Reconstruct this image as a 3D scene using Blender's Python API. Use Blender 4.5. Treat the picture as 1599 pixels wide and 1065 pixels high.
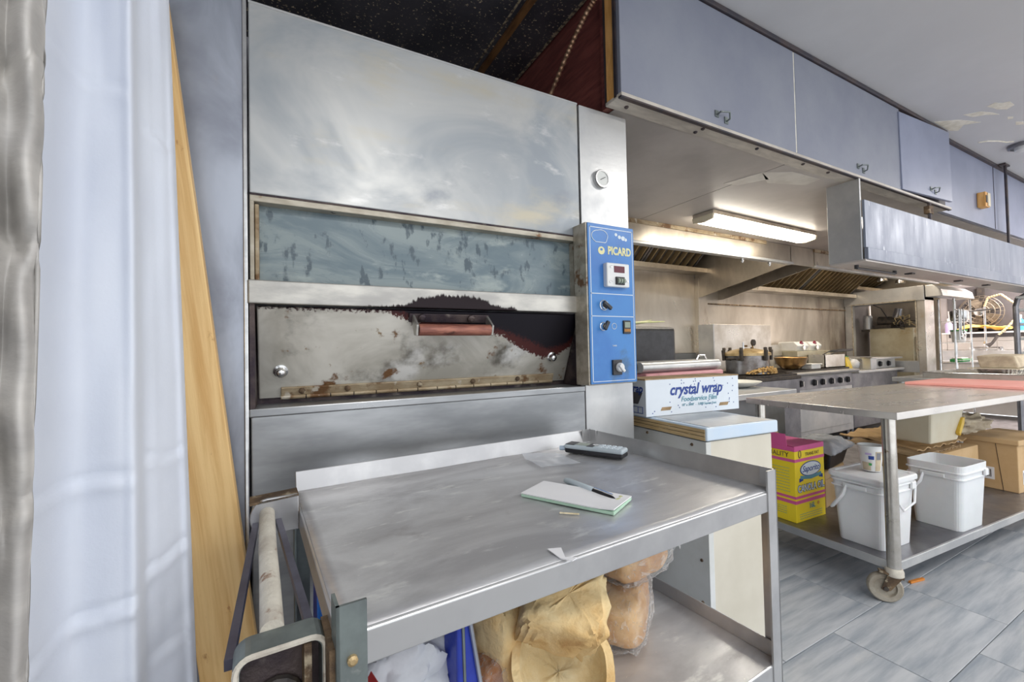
import bpy, math, random
from mathutils import Vector, Matrix, noise as N
R = math.radians
random.seed(7)
sc = bpy.context.scene
col = sc.collection
for o in list(bpy.data.objects): bpy.data.objects.remove(o)

# ------------------------------------------------------------------ camera, world, lights, exposure
cd = bpy.data.cameras.new('camera'); cam = bpy.data.objects.new('camera', cd); col.objects.link(cam); sc.camera = cam
cd.sensor_width = 36; cd.lens = 36 * 673.1 / 1599; cd.clip_start = .02; cd.clip_end = 60
yaw, pit, rol = R(61.625), R(1.283), R(-1.194)
fw = Vector((math.cos(yaw)*math.cos(pit), math.sin(yaw)*math.cos(pit), math.sin(pit)))
rt = Vector((math.sin(yaw), -math.cos(yaw), 0)); up = rt.cross(fw)
r2 = rt*math.cos(rol) + up*math.sin(rol); u2 = -rt*math.sin(rol) + up*math.cos(rol)
cam.matrix_world = Matrix(((r2.x, u2.x, -fw.x, 0), (r2.y, u2.y, -fw.y, 0), (r2.z, u2.z, -fw.z, 1.22), (0, 0, 0, 1)))
w = bpy.data.worlds.new('room_light'); sc.world = w; w.use_nodes = True
bg = w.node_tree.nodes['Background']; bg.inputs[0].default_value = (.93, .96, 1, 1); bg.inputs[1].default_value = 1.0
def area(name, loc, sx, sy, e, c=(1, .97, .93), rot=(0, 0, 0)):
    l = bpy.data.lights.new(name, 'AREA'); l.shape = 'RECTANGLE'; l.size = sx; l.size_y = sy; l.energy = e; l.color = c
    o = bpy.data.objects.new(name, l); o.location = loc; o.rotation_euler = rot; col.objects.link(o); return o
area('area_fill_near', (.6, -1.0, 2.70), 1.2, .35, 16, (1, .98, .95))  # added area light out of view behind the camera, brightens the foreground
area('area_fill_aisle', (3.2, -.8, 2.70), 1.2, .35, 26, (1, .97, .93))  # unseen area light put in to brighten the aisle
area('area_fill_far', (6.6, -.2, 2.70), 1.2, .35, 50, (1, .95, .90))  # extra area light without a fixture, lifts the far end
area('area_fill_dish', (9.4, 1.6, 2.68), 1.2, .35, 110, (1, .90, .86))  # area light added for the bright sink end, not a real ceiling fixture
area('hood_fill_left', (3.2, 2.62, 2.52), 1.2, .15, 10, (1, .88, .70))  # area light added inside the left hood to lift the dark back area
area('hood_fill_mid', (5.6, 2.6, 2.52), 1.2, .15, 15, (1, .86, .68))  # made-up area light hidden above the hood lip, brightens the ranges
area('hood_fill_right', (7.1, 2.6, 2.52), 1.0, .15, 9, (1, .86, .68))  # unseen area light added in the hood to brighten the griddle end
vs = sc.view_settings; vs.view_transform = 'Standard'; vs.look = 'None'; vs.gamma = 1; vs.use_curve_mapping = False; vs.exposure = .66

# ------------------------------------------------------------------ materials
def nodes(name):
    m = bpy.data.materials.new(name); m.use_nodes = True
    nt = m.node_tree; return m, nt, nt.nodes['Principled BSDF']
def nd(nt, t, **k):
    n = nt.nodes.new(t)
    for a, b in k.items():
        if a.startswith('i_'): n.inputs[int(a[2:])].default_value = b
        else: setattr(n, a, b)
    return n
def c4(c): return (c[0], c[1], c[2], 1)
def noise_fac(nt, scale, stretch=(1, 1, 1), lo=.4, hi=.6, detail=5, rough=.6, co=None, dist=0):
    if co is None: co = nd(nt, 'ShaderNodeTexCoord').outputs['Object']
    mp = nd(nt, 'ShaderNodeMapping'); mp.inputs['Scale'].default_value = stretch; nt.links.new(co, mp.inputs[0])
    no = nd(nt, 'ShaderNodeTexNoise'); no.inputs['Scale'].default_value = scale; no.inputs['Detail'].default_value = detail
    no.inputs['Roughness'].default_value = rough; no.inputs['Distortion'].default_value = dist; nt.links.new(mp.outputs[0], no.inputs['Vector'])
    mr = nd(nt, 'ShaderNodeMapRange', interpolation_type='SMOOTHSTEP'); mr.inputs[1].default_value = lo; mr.inputs[2].default_value = hi
    nt.links.new(no.outputs[0], mr.inputs[0]); return mr.outputs[0], no.outputs[0]
def mix(nt, fac, a, b):
    m = nd(nt, 'ShaderNodeMix', data_type='RGBA')
    if isinstance(fac, (int, float)): m.inputs[0].default_value = fac
    else: nt.links.new(fac, m.inputs[0])
    for s, i in ((a, 6), (b, 7)):
        if isinstance(s, tuple): m.inputs[i].default_value = c4(s)
        else: nt.links.new(s, m.inputs[i])
    return m.outputs[2]
def mul(nt, a, b):
    m = nd(nt, 'ShaderNodeMath', operation='MULTIPLY')
    for s, i in ((a, 0), (b, 1)):
        if isinstance(s, (int, float)): m.inputs[i].default_value = s
        else: nt.links.new(s, m.inputs[i])
    return m.outputs[0]
def pbr(name, c1, c2=None, scale=6, stretch=(1, 1, 1), rough=.5, metal=0, bump=0, bscale=None, lo=.35, hi=.65, spots=None, rvar=0, dist=0, mask=None, mstretch=(3, 3, .8), **kw):
    """two-tone procedural surface; spots = [(colour, scale, lo, hi, stretch)] of wear with its own shape; mask = burn shape"""
    m, nt, b = nodes(name)
    b.inputs['Roughness'].default_value = rough; b.inputs['Metallic'].default_value = metal
    f, raw = noise_fac(nt, scale, stretch, lo, hi, dist=dist)
    out = mix(nt, f, c1, c2 or tuple(x*.85 for x in c1))
    for s in (spots or []):
        g, _ = noise_fac(nt, s[1], s[4] if len(s) > 4 else (1, 1, 1), s[2], s[3], detail=8)
        out = mix(nt, g, out, s[0])
    if rvar:
        mr = nd(nt, 'ShaderNodeMapRange'); mr.inputs[1].default_value = .3; mr.inputs[2].default_value = .7
        mr.inputs[3].default_value = rough - rvar; mr.inputs[4].default_value = rough + rvar
        nt.links.new(raw, mr.inputs[0]); nt.links.new(mr.outputs[0], b.inputs['Roughness'])
    if mask:
        for pts, span, z0, soft, namp, colr, flip in mask:
            co = nd(nt, 'ShaderNodeTexCoord').outputs['Object']; sp = nd(nt, 'ShaderNodeSeparateXYZ'); nt.links.new(co, sp.inputs[0])
            mx = nd(nt, 'ShaderNodeMapRange'); mx.inputs[1].default_value = span[0]; mx.inputs[2].default_value = span[1]; nt.links.new(sp.outputs[0], mx.inputs[0])
            cr = nd(nt, 'ShaderNodeValToRGB'); el = cr.color_ramp.elements
            while len(el) < len(pts): el.new(.5)
            for e, (px, pz) in zip(el, pts): e.position = px; e.color = (pz, pz, pz, 1)
            nt.links.new(mx.outputs[0], cr.inputs[0])
            _, nz = noise_fac(nt, 34, mstretch, .3, .7, detail=6)
            h = nd(nt, 'ShaderNodeMath', operation='MULTIPLY_ADD'); nt.links.new(nz, h.inputs[0]); h.inputs[1].default_value = namp; nt.links.new(sp.outputs[2], h.inputs[2])
            d = nd(nt, 'ShaderNodeMath', operation='SUBTRACT'); nt.links.new(h.outputs[0], d.inputs[0]); nt.links.new(cr.outputs[0], d.inputs[1])
            mr = nd(nt, 'ShaderNodeMapRange', interpolation_type='SMOOTHSTEP'); o0 = z0 + namp*.5
            mr.inputs[1].default_value = o0 - soft; mr.inputs[2].default_value = o0 + soft
            if flip: mr.inputs[3].default_value = 1; mr.inputs[4].default_value = 0
            nt.links.new(d.outputs[0], mr.inputs[0])
            out = mix(nt, mr.outputs[0], out, colr)
    nt.links.new(out, b.inputs['Base Color'])
    if bump:
        _, r2_ = noise_fac(nt, bscale or scale*8, stretch, detail=4)
        bp = nd(nt, 'ShaderNodeBump'); bp.inputs['Strength'].default_value = bump; bp.inputs['Distance'].default_value = .01
        nt.links.new(r2_, bp.inputs['Height']); nt.links.new(bp.outputs[0], b.inputs['Normal'])
    for k, v in kw.items(): b.inputs[k.replace('_', ' ')].default_value = v
    return m
M = {}
RUST = (.16, .075, .03); GREASE = (.20, .14, .07)
M['steel'] = pbr('brushed_steel', (.62, .62, .61), (.46, .47, .48), 3, (1, 1, 1), .40, .7, .03, 60, rvar=.1)
M['steel_warm'] = pbr('warm_steel', (.66, .60, .51), (.42, .37, .31), 2.5, (1, 1, .5), .36, .85, .08, 60, spots=[((.25, .17, .10), 3, .60, .78, (1, 1, .5))], rvar=.12)
M['baffle'] = pbr('greasy_baffle_steel', (.50, .39, .23), (.30, .23, .14), 2, (1, 1, 1), .34, .8)
M['steel_dark'] = pbr('dark_steel', (.30, .30, .32), (.20, .20, .22), 4, (1, 1, 1), .38, .85, .1, 60, rvar=.1)
M['oven_top'] = pbr('oven_hood_steel', (.56, .56, .54), (.33, .36, .39), 1.7, (1, 1, 1.6), .44, .5, .0, 30, lo=.28, hi=.68, rvar=.1, dist=.9,
                    spots=[((.52, .48, .38), 1.9, .52, .75, (1, 1, 3)), ((.27, .29, .32), 3.2, .58, .8, (1, 1, 1.3)), ((.64, .64, .63), 5, .58, .75, (1.2, 1, 3))])
M['oven_side'] = pbr('oven_side_steel', (.46, .50, .58), (.26, .28, .34), 3, (2.0, 1, .8), .42, .55, .0, 40, lo=.3, hi=.72, rvar=.08, dist=.6,
                     spots=[((.40, .33, .28), 2.4, .56, .75, (2, 1, 1))])
M['oven_low'] = pbr('oven_lower_steel', (.42, .43, .44), (.25, .26, .27), 1.6, (1, 1, 4), .34, .7, .0, 40, rvar=.1, spots=[((.24, .13, .07), 11, .70, .74)])
M['oven_bar'] = pbr('oven_bar_steel', (.56, .54, .49), (.38, .37, .35), 5, (1, 1, 3), .38, .7, .05, 40, rvar=.1,
                    mask=[([(0, 0.), (.18, 0.), (.28, .020), (.38, .028), (.42, .052), (.50, .064), (.60, .060), (.66, .036), (.72, .030), (.77, 0.), (1, 0.)], (0, 1.078), -.02, .004, .034, (.016, .010, .012), True)])
M['door_steel'] = pbr('oven_door_steel', (.66, .64, .58), (.40, .38, .33), 3.2, (1, 1, .4), .42, .5, .0, 40, lo=.36, hi=.66, dist=.5,
                      spots=[((.13, .12, .10), 4.2, .53, .68, (1, 1, .30)), ((.66, .65, .62), 4, .56, .7, (1, 1, .3)), (RUST, 9, .60, .67, (1, 1, .27)), ((.23, .15, .07), 18, .62, .70, (1, 1, .27))],
                      mask=[([(0, 1.), (.32, .98), (.44, .80), (.58, .74), (.70, .70), (.78, .52), (.88, .36), (.95, .42), (1, .55)], (0, 1.05), 0, .02, .24, (.075, .018, .016), False),
                            ([(0, 1.), (.34, 1.), (.46, .88), (.60, .80), (.70, .78), (.80, .64), (.90, .50), (.97, .56), (1, .7)], (0, 1.05), 0, .04, .22, (.010, .008, .013), False)])
M['frame'] = pbr('rust_flecked_beige_metal', (.52, .48, .40), (.36, .32, .25), 9, (1, 3, 3), .45, .4, .08, 60, spots=[((.20, .10, .045), 14, .60, .68), ((.07, .05, .04), 22, .66, .72)])
M['hinge'] = pbr('rusty_hinge_metal', (.46, .38, .26), (.30, .22, .13), 9, (1, 3, 3), .5, .4, .2, 60, spots=[((.15, .075, .03), 10, .54, .64), ((.55, .50, .42), 22, .60, .68)])
M['rust'] = pbr('rusted_steel', (.24, .16, .09), (.09, .06, .04), 18, rough=.75, metal=.35, bump=.4, bscale=120, spots=[((.45, .38, .27), 26, .56, .66)])
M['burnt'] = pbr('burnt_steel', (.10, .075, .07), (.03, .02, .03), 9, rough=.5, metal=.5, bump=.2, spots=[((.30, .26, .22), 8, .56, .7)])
M['glass'] = pbr('grimy_oven_glass', (.135, .185, .21), (.245, .295, .30), 3, (1, 1, 3), .26, .1, .0, lo=.36, hi=.64, rvar=.08, dist=1.5,
                 spots=[((.075, .105, .125), 19, .565, .65, (1.6, 1, .75)), ((.32, .37, .36), 7, .57, .72, (1, 1, 2.5)), ((.05, .07, .085), 2.4, .60, .74)])
M['copper'] = pbr('worn_copper_wood', (.40, .16, .11), (.22, .08, .06), 14, (1, 6, 6), .38, .25, .15, 80, spots=[((.10, .04, .03), 30, .62, .7, (.4, 1, 1))])
M['blue'] = pbr('blue_panel_enamel', (.045, .18, .50), (.06, .23, .56), 6, rough=.33, spots=[((.06, .14, .26), 5, .62, .75), ((.35, .42, .42), 14, .72, .76)])
M['yellow_print'] = pbr('pale_yellow_print', (.78, .74, .40), rough=.5)
M['white_print'] = pbr('white_print', (.72, .80, .86), rough=.5)
M['navy_print'] = pbr('navy_print', (.02, .06, .30), rough=.5)
M['teal_print'] = pbr('teal_print', (.12, .33, .42), rough=.5)
M['black'] = pbr('black_plastic', (.015, .015, .018), (.03, .03, .035), 20, rough=.38)
M['white_plastic'] = pbr('white_plastic', (.80, .81, .80), (.72, .73, .72), 5, rough=.42, spots=[((.45, .40, .33), 9, .72, .8)])
M['dirty_white'] = pbr('dirty_white_paint', (.72, .74, .74), (.62, .63, .60), 4, rough=.45, spots=[((.42, .28, .12), 14, .72, .76), ((.2, .2, .2), 40, .76, .78)])
M['bucket'] = pbr('bucket_plastic', (.78, .79, .80), (.70, .71, .72), 3, rough=.38, spots=[((.55, .52, .45), 12, .70, .78)], Subsurface_Weight=.08)
M['red_lcd'] = pbr('dark_red_display', (.13, .02, .035), rough=.15)
M['lcd'] = pbr('grey_green_display', (.30, .35, .28), rough=.25)
M['orange_print'] = pbr('orange_digits', (.75, .35, .08), rough=.5)
M['chrome'] = pbr('polished_metal', (.75, .75, .74), (.60, .60, .60), 20, rough=.18, metal=1)
M['dial'] = pbr('gauge_face', (.75, .76, .72), rough=.3)
M['cab_paint'] = pbr('grey_blue_cabinet_paint', (.27, .285, .335), (.22, .235, .295), 2.2, (1, 1, 1), .42, 0, .06, 90, lo=.3, hi=.7, rvar=.06, spots=[((.50, .50, .48), 42, .775, .785)])
M['cab_blue'] = pbr('violet_grey_panel_paint', (.29, .315, .42), (.24, .265, .36), 2.2, rough=.42, bump=.05, bscale=90)
M['dark_edge'] = pbr('dark_cabinet_edge', (.035, .033, .045), (.07, .05, .05), 12, rough=.55)
M['raw_wood'] = pbr('raw_pine_edge', (.92, .52, .18), (.72, .36, .10), 10, (6, 6, .8), .55, 0, .25, 60)
M['red_wood'] = pbr('dark_red_veneer', (.32, .10, .085), (.17, .05, .045), 8, (8, 1, 8), .35, 0, .1, 80, lo=.3, hi=.7)
M['pine'] = pbr('pine_plank', (.90, .62, .28), (.68, .39, .13), 3.2, (14, 14, .55), .5, 0, .12, 30, lo=.3, hi=.7, dist=.6,
                spots=[((.50, .25, .09), 12, .655, .71, (1.6, 1, 1)), ((.85, .60, .28), 4, .58, .75, (8, 1, .4))])
M['black_ceiling'] = pbr('black_painted_board', (.05, .05, .062), (.09, .085, .10), 4, rough=.45, spots=[((.75, .60, .40), 85, .615, .64)])
M['brown_strip'] = pbr('brown_batten', (.26, .13, .05), (.14, .07, .03), 30, (1, .2, 1), .5)
M['dust'] = pbr('dust_line', (.42, .34, .22), (.10, .08, .07), 60, rough=.9, lo=.45, hi=.55)
M['ceiling'] = pbr('grey_ceiling_paint', (.60, .60, .61), (.55, .55, .56), 1.2, rough=.5, bump=.04, bscale=40, spots=[((.25, .25, .26), 60, .76, .78)])
M['plaster'] = pbr('bare_plaster_patch', (.84, .80, .70), (.70, .66, .55), 30, rough=.9)
M['soffit'] = pbr('soffit_board', (.50, .46, .43), (.36, .33, .31), 1.6, rough=.40, bump=.05, bscale=50, lo=.35, hi=.7, spots=[((.13, .11, .10), 30, .76, .78)])
M['soffit_strip'] = pbr('soffit_metal_strip', (.58, .53, .46), (.44, .40, .35), 8, (1, 4, 1), .45)
M['tape'] = pbr('pale_tape_patch', (.66, .63, .58), (.55, .52, .47), 8, rough=.35)
M['lamp'] = nodes('lamp_diffuser')[0]; b_ = M['lamp'].node_tree.nodes['Principled BSDF']
b_.inputs['Emission Color'].default_value = (1, .93, .80, 1); b_.inputs['Emission Strength'].default_value = 12; b_.inputs['Base Color'].default_value = (.9, .88, .82, 1)
M['table'] = pbr('worn_bright_table_steel', (.78, .74, .69), (.58, .56, .54), 2.0, (.8, 3.5, 1), .26, .6, .0, 60, lo=.25, hi=.75, rvar=.05)
M['leg_steel'] = pbr('leg_tube_steel', (.66, .63, .58), (.50, .47, .42), 9, (1, 1, 1), .24, .9, rvar=.06, spots=[((.30, .22, .14), 22, .66, .72)])
M['tile'] = pbr('grey_stone_tile', (.50, .52, .545), (.25, .285, .33), 2.4, (.7, 7, 1), .36, 0, .06, 60, lo=.3, hi=.72, rvar=.08, dist=.12, spots=[((.56, .56, .55), 1.5, .52, .72, (1, 2.5, 1)), ((.17, .195, .23), 3.4, .60, .76, (.5, 6, 1)), ((.60, .60, .58), 60, .69, .72)])
M['grout'] = pbr('floor_grout', (.20, .19, .19), (.13, .12, .12), 8, rough=.8)
M['curtain_w'] = pbr('pale_blue_curtain', (.70, .74, .82), (.64, .68, .77), 3, rough=.75, bump=.05, bscale=200, Sheen_Weight=.3)
M['curtain_b'] = pbr('greige_curtain', (.50, .48, .45), (.36, .345, .33), 6, (1, 1, 3), .5, bump=.1, bscale=40)
M['paper'] = pbr('white_paper', (.86, .86, .87), (.82, .82, .84), 5, rough=.8)
M['green_paper'] = pbr('green_carbon_paper', (.50, .72, .56), rough=.8)
M['pen_grey'] = pbr('grey_marker_barrel', (.55, .63, .68), rough=.4)
M['film'] = pbr('thin_plastic_sheet', (.72, .75, .80), (.62, .65, .70), 12, rough=.22, Alpha=.55)
m, nt, b = nodes('clear_plastic_bag'); M['bag'] = m
b.inputs['Base Color'].default_value = (.93, .94, .95, 1); b.inputs['Roughness'].default_value = .14; b.inputs['IOR'].default_value = 1.45
lw = nd(nt, 'ShaderNodeLayerWeight'); lw.inputs[0].default_value = .35
mr = nd(nt, 'ShaderNodeMapRange'); mr.inputs[3].default_value = .035; mr.inputs[4].default_value = .42; nt.links.new(lw.outputs['Facing'], mr.inputs[0]); 
wf_, wr_ = noise_fac(nt, 16, (1, 3, 2), .52, .66, detail=3, dist=2.5)  # streaks of higher opacity imitate highlights along the bag wrinkles
ad = nd(nt, 'ShaderNodeMath', operation='MULTIPLY_ADD'); nt.links.new(wf_, ad.inputs[0]); ad.inputs[1].default_value = .22; nt.links.new(mr.outputs[0], ad.inputs[2]); nt.links.new(ad.outputs[0], b.inputs['Alpha'])
bp_ = nd(nt, 'ShaderNodeBump'); bp_.inputs['Strength'].default_value = .9; bp_.inputs['Distance'].default_value = .02; nt.links.new(wr_, bp_.inputs['Height']); nt.links.new(bp_.outputs[0], b.inputs['Normal'])
M['bread'] = pbr('bread_crust', (.84, .66, .36), (.70, .46, .19), 8, rough=.75, bump=.5, bscale=45, spots=[((.46, .23, .07), 7, .56, .72), ((.30, .13, .04), 3.5, .66, .8)])
M['crumb'] = pbr('bread_crumb', (.84, .74, .50), (.72, .58, .33), 14, rough=.85, bump=.5, bscale=70)
M['bread_dark'] = pbr('brown_crust', (.40, .17, .05), (.24, .085, .03), 8, rough=.5, bump=.2, bscale=30)
M['bread_tan'] = pbr('tan_crust', (.74, .50, .26), (.50, .25, .09), 9, rough=.55, bump=.2, bscale=30)
M['blue_bag'] = pbr('royal_blue_bag', (.02, .05, .42), (.015, .03, .30), 8, rough=.35, bump=.2, bscale=20)
M['bright_blue'] = pbr('bright_blue_print', (.03, .22, .78), rough=.4)
M['red'] = pbr('red_print', (.62, .05, .05), rough=.4)
M['white_bag'] = pbr('white_bag_film', (.66, .68, .72), (.52, .54, .58), 9, rough=.35, bump=.3, bscale=20)
M['painted_bar'] = pbr('flaking_cream_paint', (.72, .68, .58), (.50, .45, .38), 16, (1, 1, 1), .55, 0, .3, 60, spots=[((.30, .18, .12), 18, .62, .7), ((.12, .08, .06), 40, .70, .74)])
M['bluesteel'] = pbr('dull_blue_steel_rod', (.14, .14, .19), (.09, .085, .12), 10, rough=.4, metal=.6)
M['zinc'] = pbr('zinc_angle', (.24, .28, .27), (.15, .17, .17), 8, rough=.45, metal=.6, rvar=.1, spots=[((.34, .37, .34), 16, .60, .7)])
M['tray'] = pbr('worn_steel_tray', (.66, .66, .67), (.47, .465, .475), 2.6, (1, 2, 1), .38, .55, .08, 38, rvar=.1, dist=.9, spots=[((.78, .78, .77), 9, .57, .70, (1, 3.0, 1)), ((.40, .385, .39), 6, .60, .72, (1, 1.6, 1)), ((.80, .78, .74), 110, .68, .72)])
M['beige_paint'] = pbr('beige_cabinet_front', (.70, .66, .56), (.62, .58, .48), 2.5, rough=.45, spots=[((.50, .36, .18), 14, .74, .79)])
M['pale_blue'] = pbr('pale_blue_laminate', (.55, .68, .82), (.60, .70, .80), 4, rough=.25)
M['ply'] = pbr('plywood_edge', (.70, .52, .28), (.52, .36, .16), 5, (2, 2, 40), .6)
M['carton_white'] = pbr('white_carton', (.74, .80, .86), (.70, .76, .82), 5, rough=.6)
M['carton_brown'] = pbr('cardboard', (.62, .43, .23), (.53, .35, .17), 4, rough=.75, bump=.05)
M['cardboard_dark'] = pbr('stained_cardboard', (.45, .31, .17), (.28, .19, .10), 7, rough=.8, bump=.2)
M['oil_yellow'] = pbr('yellow_carton', (.95, .74, .03), (.92, .70, .03), 4, rough=.5)
M['oil_pink'] = pbr('magenta_carton', (.72, .12, .33), (.66, .10, .30), 5, rough=.5)
M['pink'] = pbr('salmon_board', (.92, .42, .37), (.86, .36, .32), 4, rough=.4)
M['pink_tray'] = pbr('dusty_pink_plastic', (.66, .30, .31), (.55, .24, .25), 6, rough=.4, spots=[((.22, .12, .09), 18, .66, .7)])
M['foil'] = pbr('aluminium_foil', (.78, .78, .77), (.6, .6, .6), 14, rough=.24, metal=1, bump=.6, bscale=50)
M['brass'] = pbr('browned_brass_bowl', (.40, .25, .10), (.16, .09, .04), 7, rough=.3, metal=.85, spots=[((.05, .03, .02), 9, .54, .68)])
M['pot'] = pbr('sooty_pot_steel', (.38, .37, .37), (.14, .12, .11), 5, rough=.3, metal=.8, spots=[((.36, .22, .08), 6, .60, .7)])
M['lid_grease'] = pbr('greasy_lid', (.58, .45, .25), (.40, .28, .13), 12, rough=.4, metal=.4)
M['food'] = pbr('spilled_grain', (.72, .50, .22), (.50, .30, .10), 60, rough=.8, bump=.6, bscale=90)
M['greasy_steel'] = pbr('grease_stained_steel', (.60, .57, .44), (.48, .43, .30), 4, rough=.4, metal=.5, spots=[((.40, .25, .08), 3.5, .56, .72)])
M['iron'] = pbr('cast_iron', (.045, .04, .04), (.09, .075, .06), 25, rough=.6, metal=.3)
M['green_leaf'] = pbr('pale_onion_stalk', (.74, .72, .42), (.55, .60, .22), 14, rough=.5)
M['packet_green'] = pbr('green_packet', (.05, .38, .10), rough=.4)
M['packet_yellow'] = pbr('yellow_packet', (.80, .62, .08), (.72, .45, .05), 12, rough=.4)
M['maroon'] = pbr('maroon_knob', (.24, .03, .06), rough=.35)
M['wall_tile'] = pbr('white_wall_tile', (.82, .78, .74), (.76, .71, .66), 3, rough=.3)
M['wall_steel'] = pbr('wall_steel_cladding', (.66, .61, .53), (.44, .39, .33), 1.2, (1, 1, .4), .34, .75, .0, 40, rvar=.1, dist=.8, spots=[((.12, .075, .055), 1.1, .52, .72, (1, 1, .3)), ((.76, .72, .64), 1.6, .55, .75, (1, 1, .4))])
M['wall_grey'] = pbr('dim_grey_wall', (.34, .31, .30), (.26, .24, .23), 2, rough=.6)
M['wall_dark'] = pbr('dark_wall', (.10, .09, .09), rough=.7)
M['lower_dark'] = pbr('grey_lower_cladding', (.23, .24, .25), (.17, .18, .18), 3, rough=.4, metal=.6)
M['fan_metal'] = pbr('dusty_fan_metal', (.36, .30, .22), (.22, .18, .14), 9, rough=.5, metal=.6)
M['yellow_cloth'] = pbr('yellow_orange_cloth', (.86, .50, .08), (.80, .62, .22), 9, rough=.8)
M['bottle_blue'] = pbr('blue_bottle', (.06, .28, .75), rough=.3)
M['bottle_violet'] = pbr('violet_bottle', (.55, .45, .72), rough=.3)
M['wire'] = pbr('yellowed_wire', (.62, .50, .28), rough=.5)
M['wire_dark'] = pbr('black_wire', (.03, .025, .025), rough=.5)
M['aluminium'] = pbr('conduit_aluminium', (.62, .40, .26), (.48, .28, .17), 20, rough=.35, metal=.7)
M['purple'] = pbr('dark_violet_tray', (.03, .025, .07), (.05, .04, .10), 6, (1, 6, 1), .3)
M['cloth_beige'] = pbr('dish_cloth', (.58, .50, .36), (.44, .36, .26), 16, rough=.9, bump=.3, bscale=60)
M['bin'] = pbr('cream_bin_plastic', (.76, .70, .54), (.70, .62, .45), 4, rough=.4)
M['wheel'] = pbr('worn_caster_tyre', (.44, .40, .33), (.28, .24, .18), 14, rough=.6, bump=.2)
M['carrot'] = pbr('orange_scrap', (.70, .25, .04), rough=.6)
M['grid'] = pbr('dark_grime', (.05, .045, .04), (.12, .10, .08), 10, rough=.6)

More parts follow.
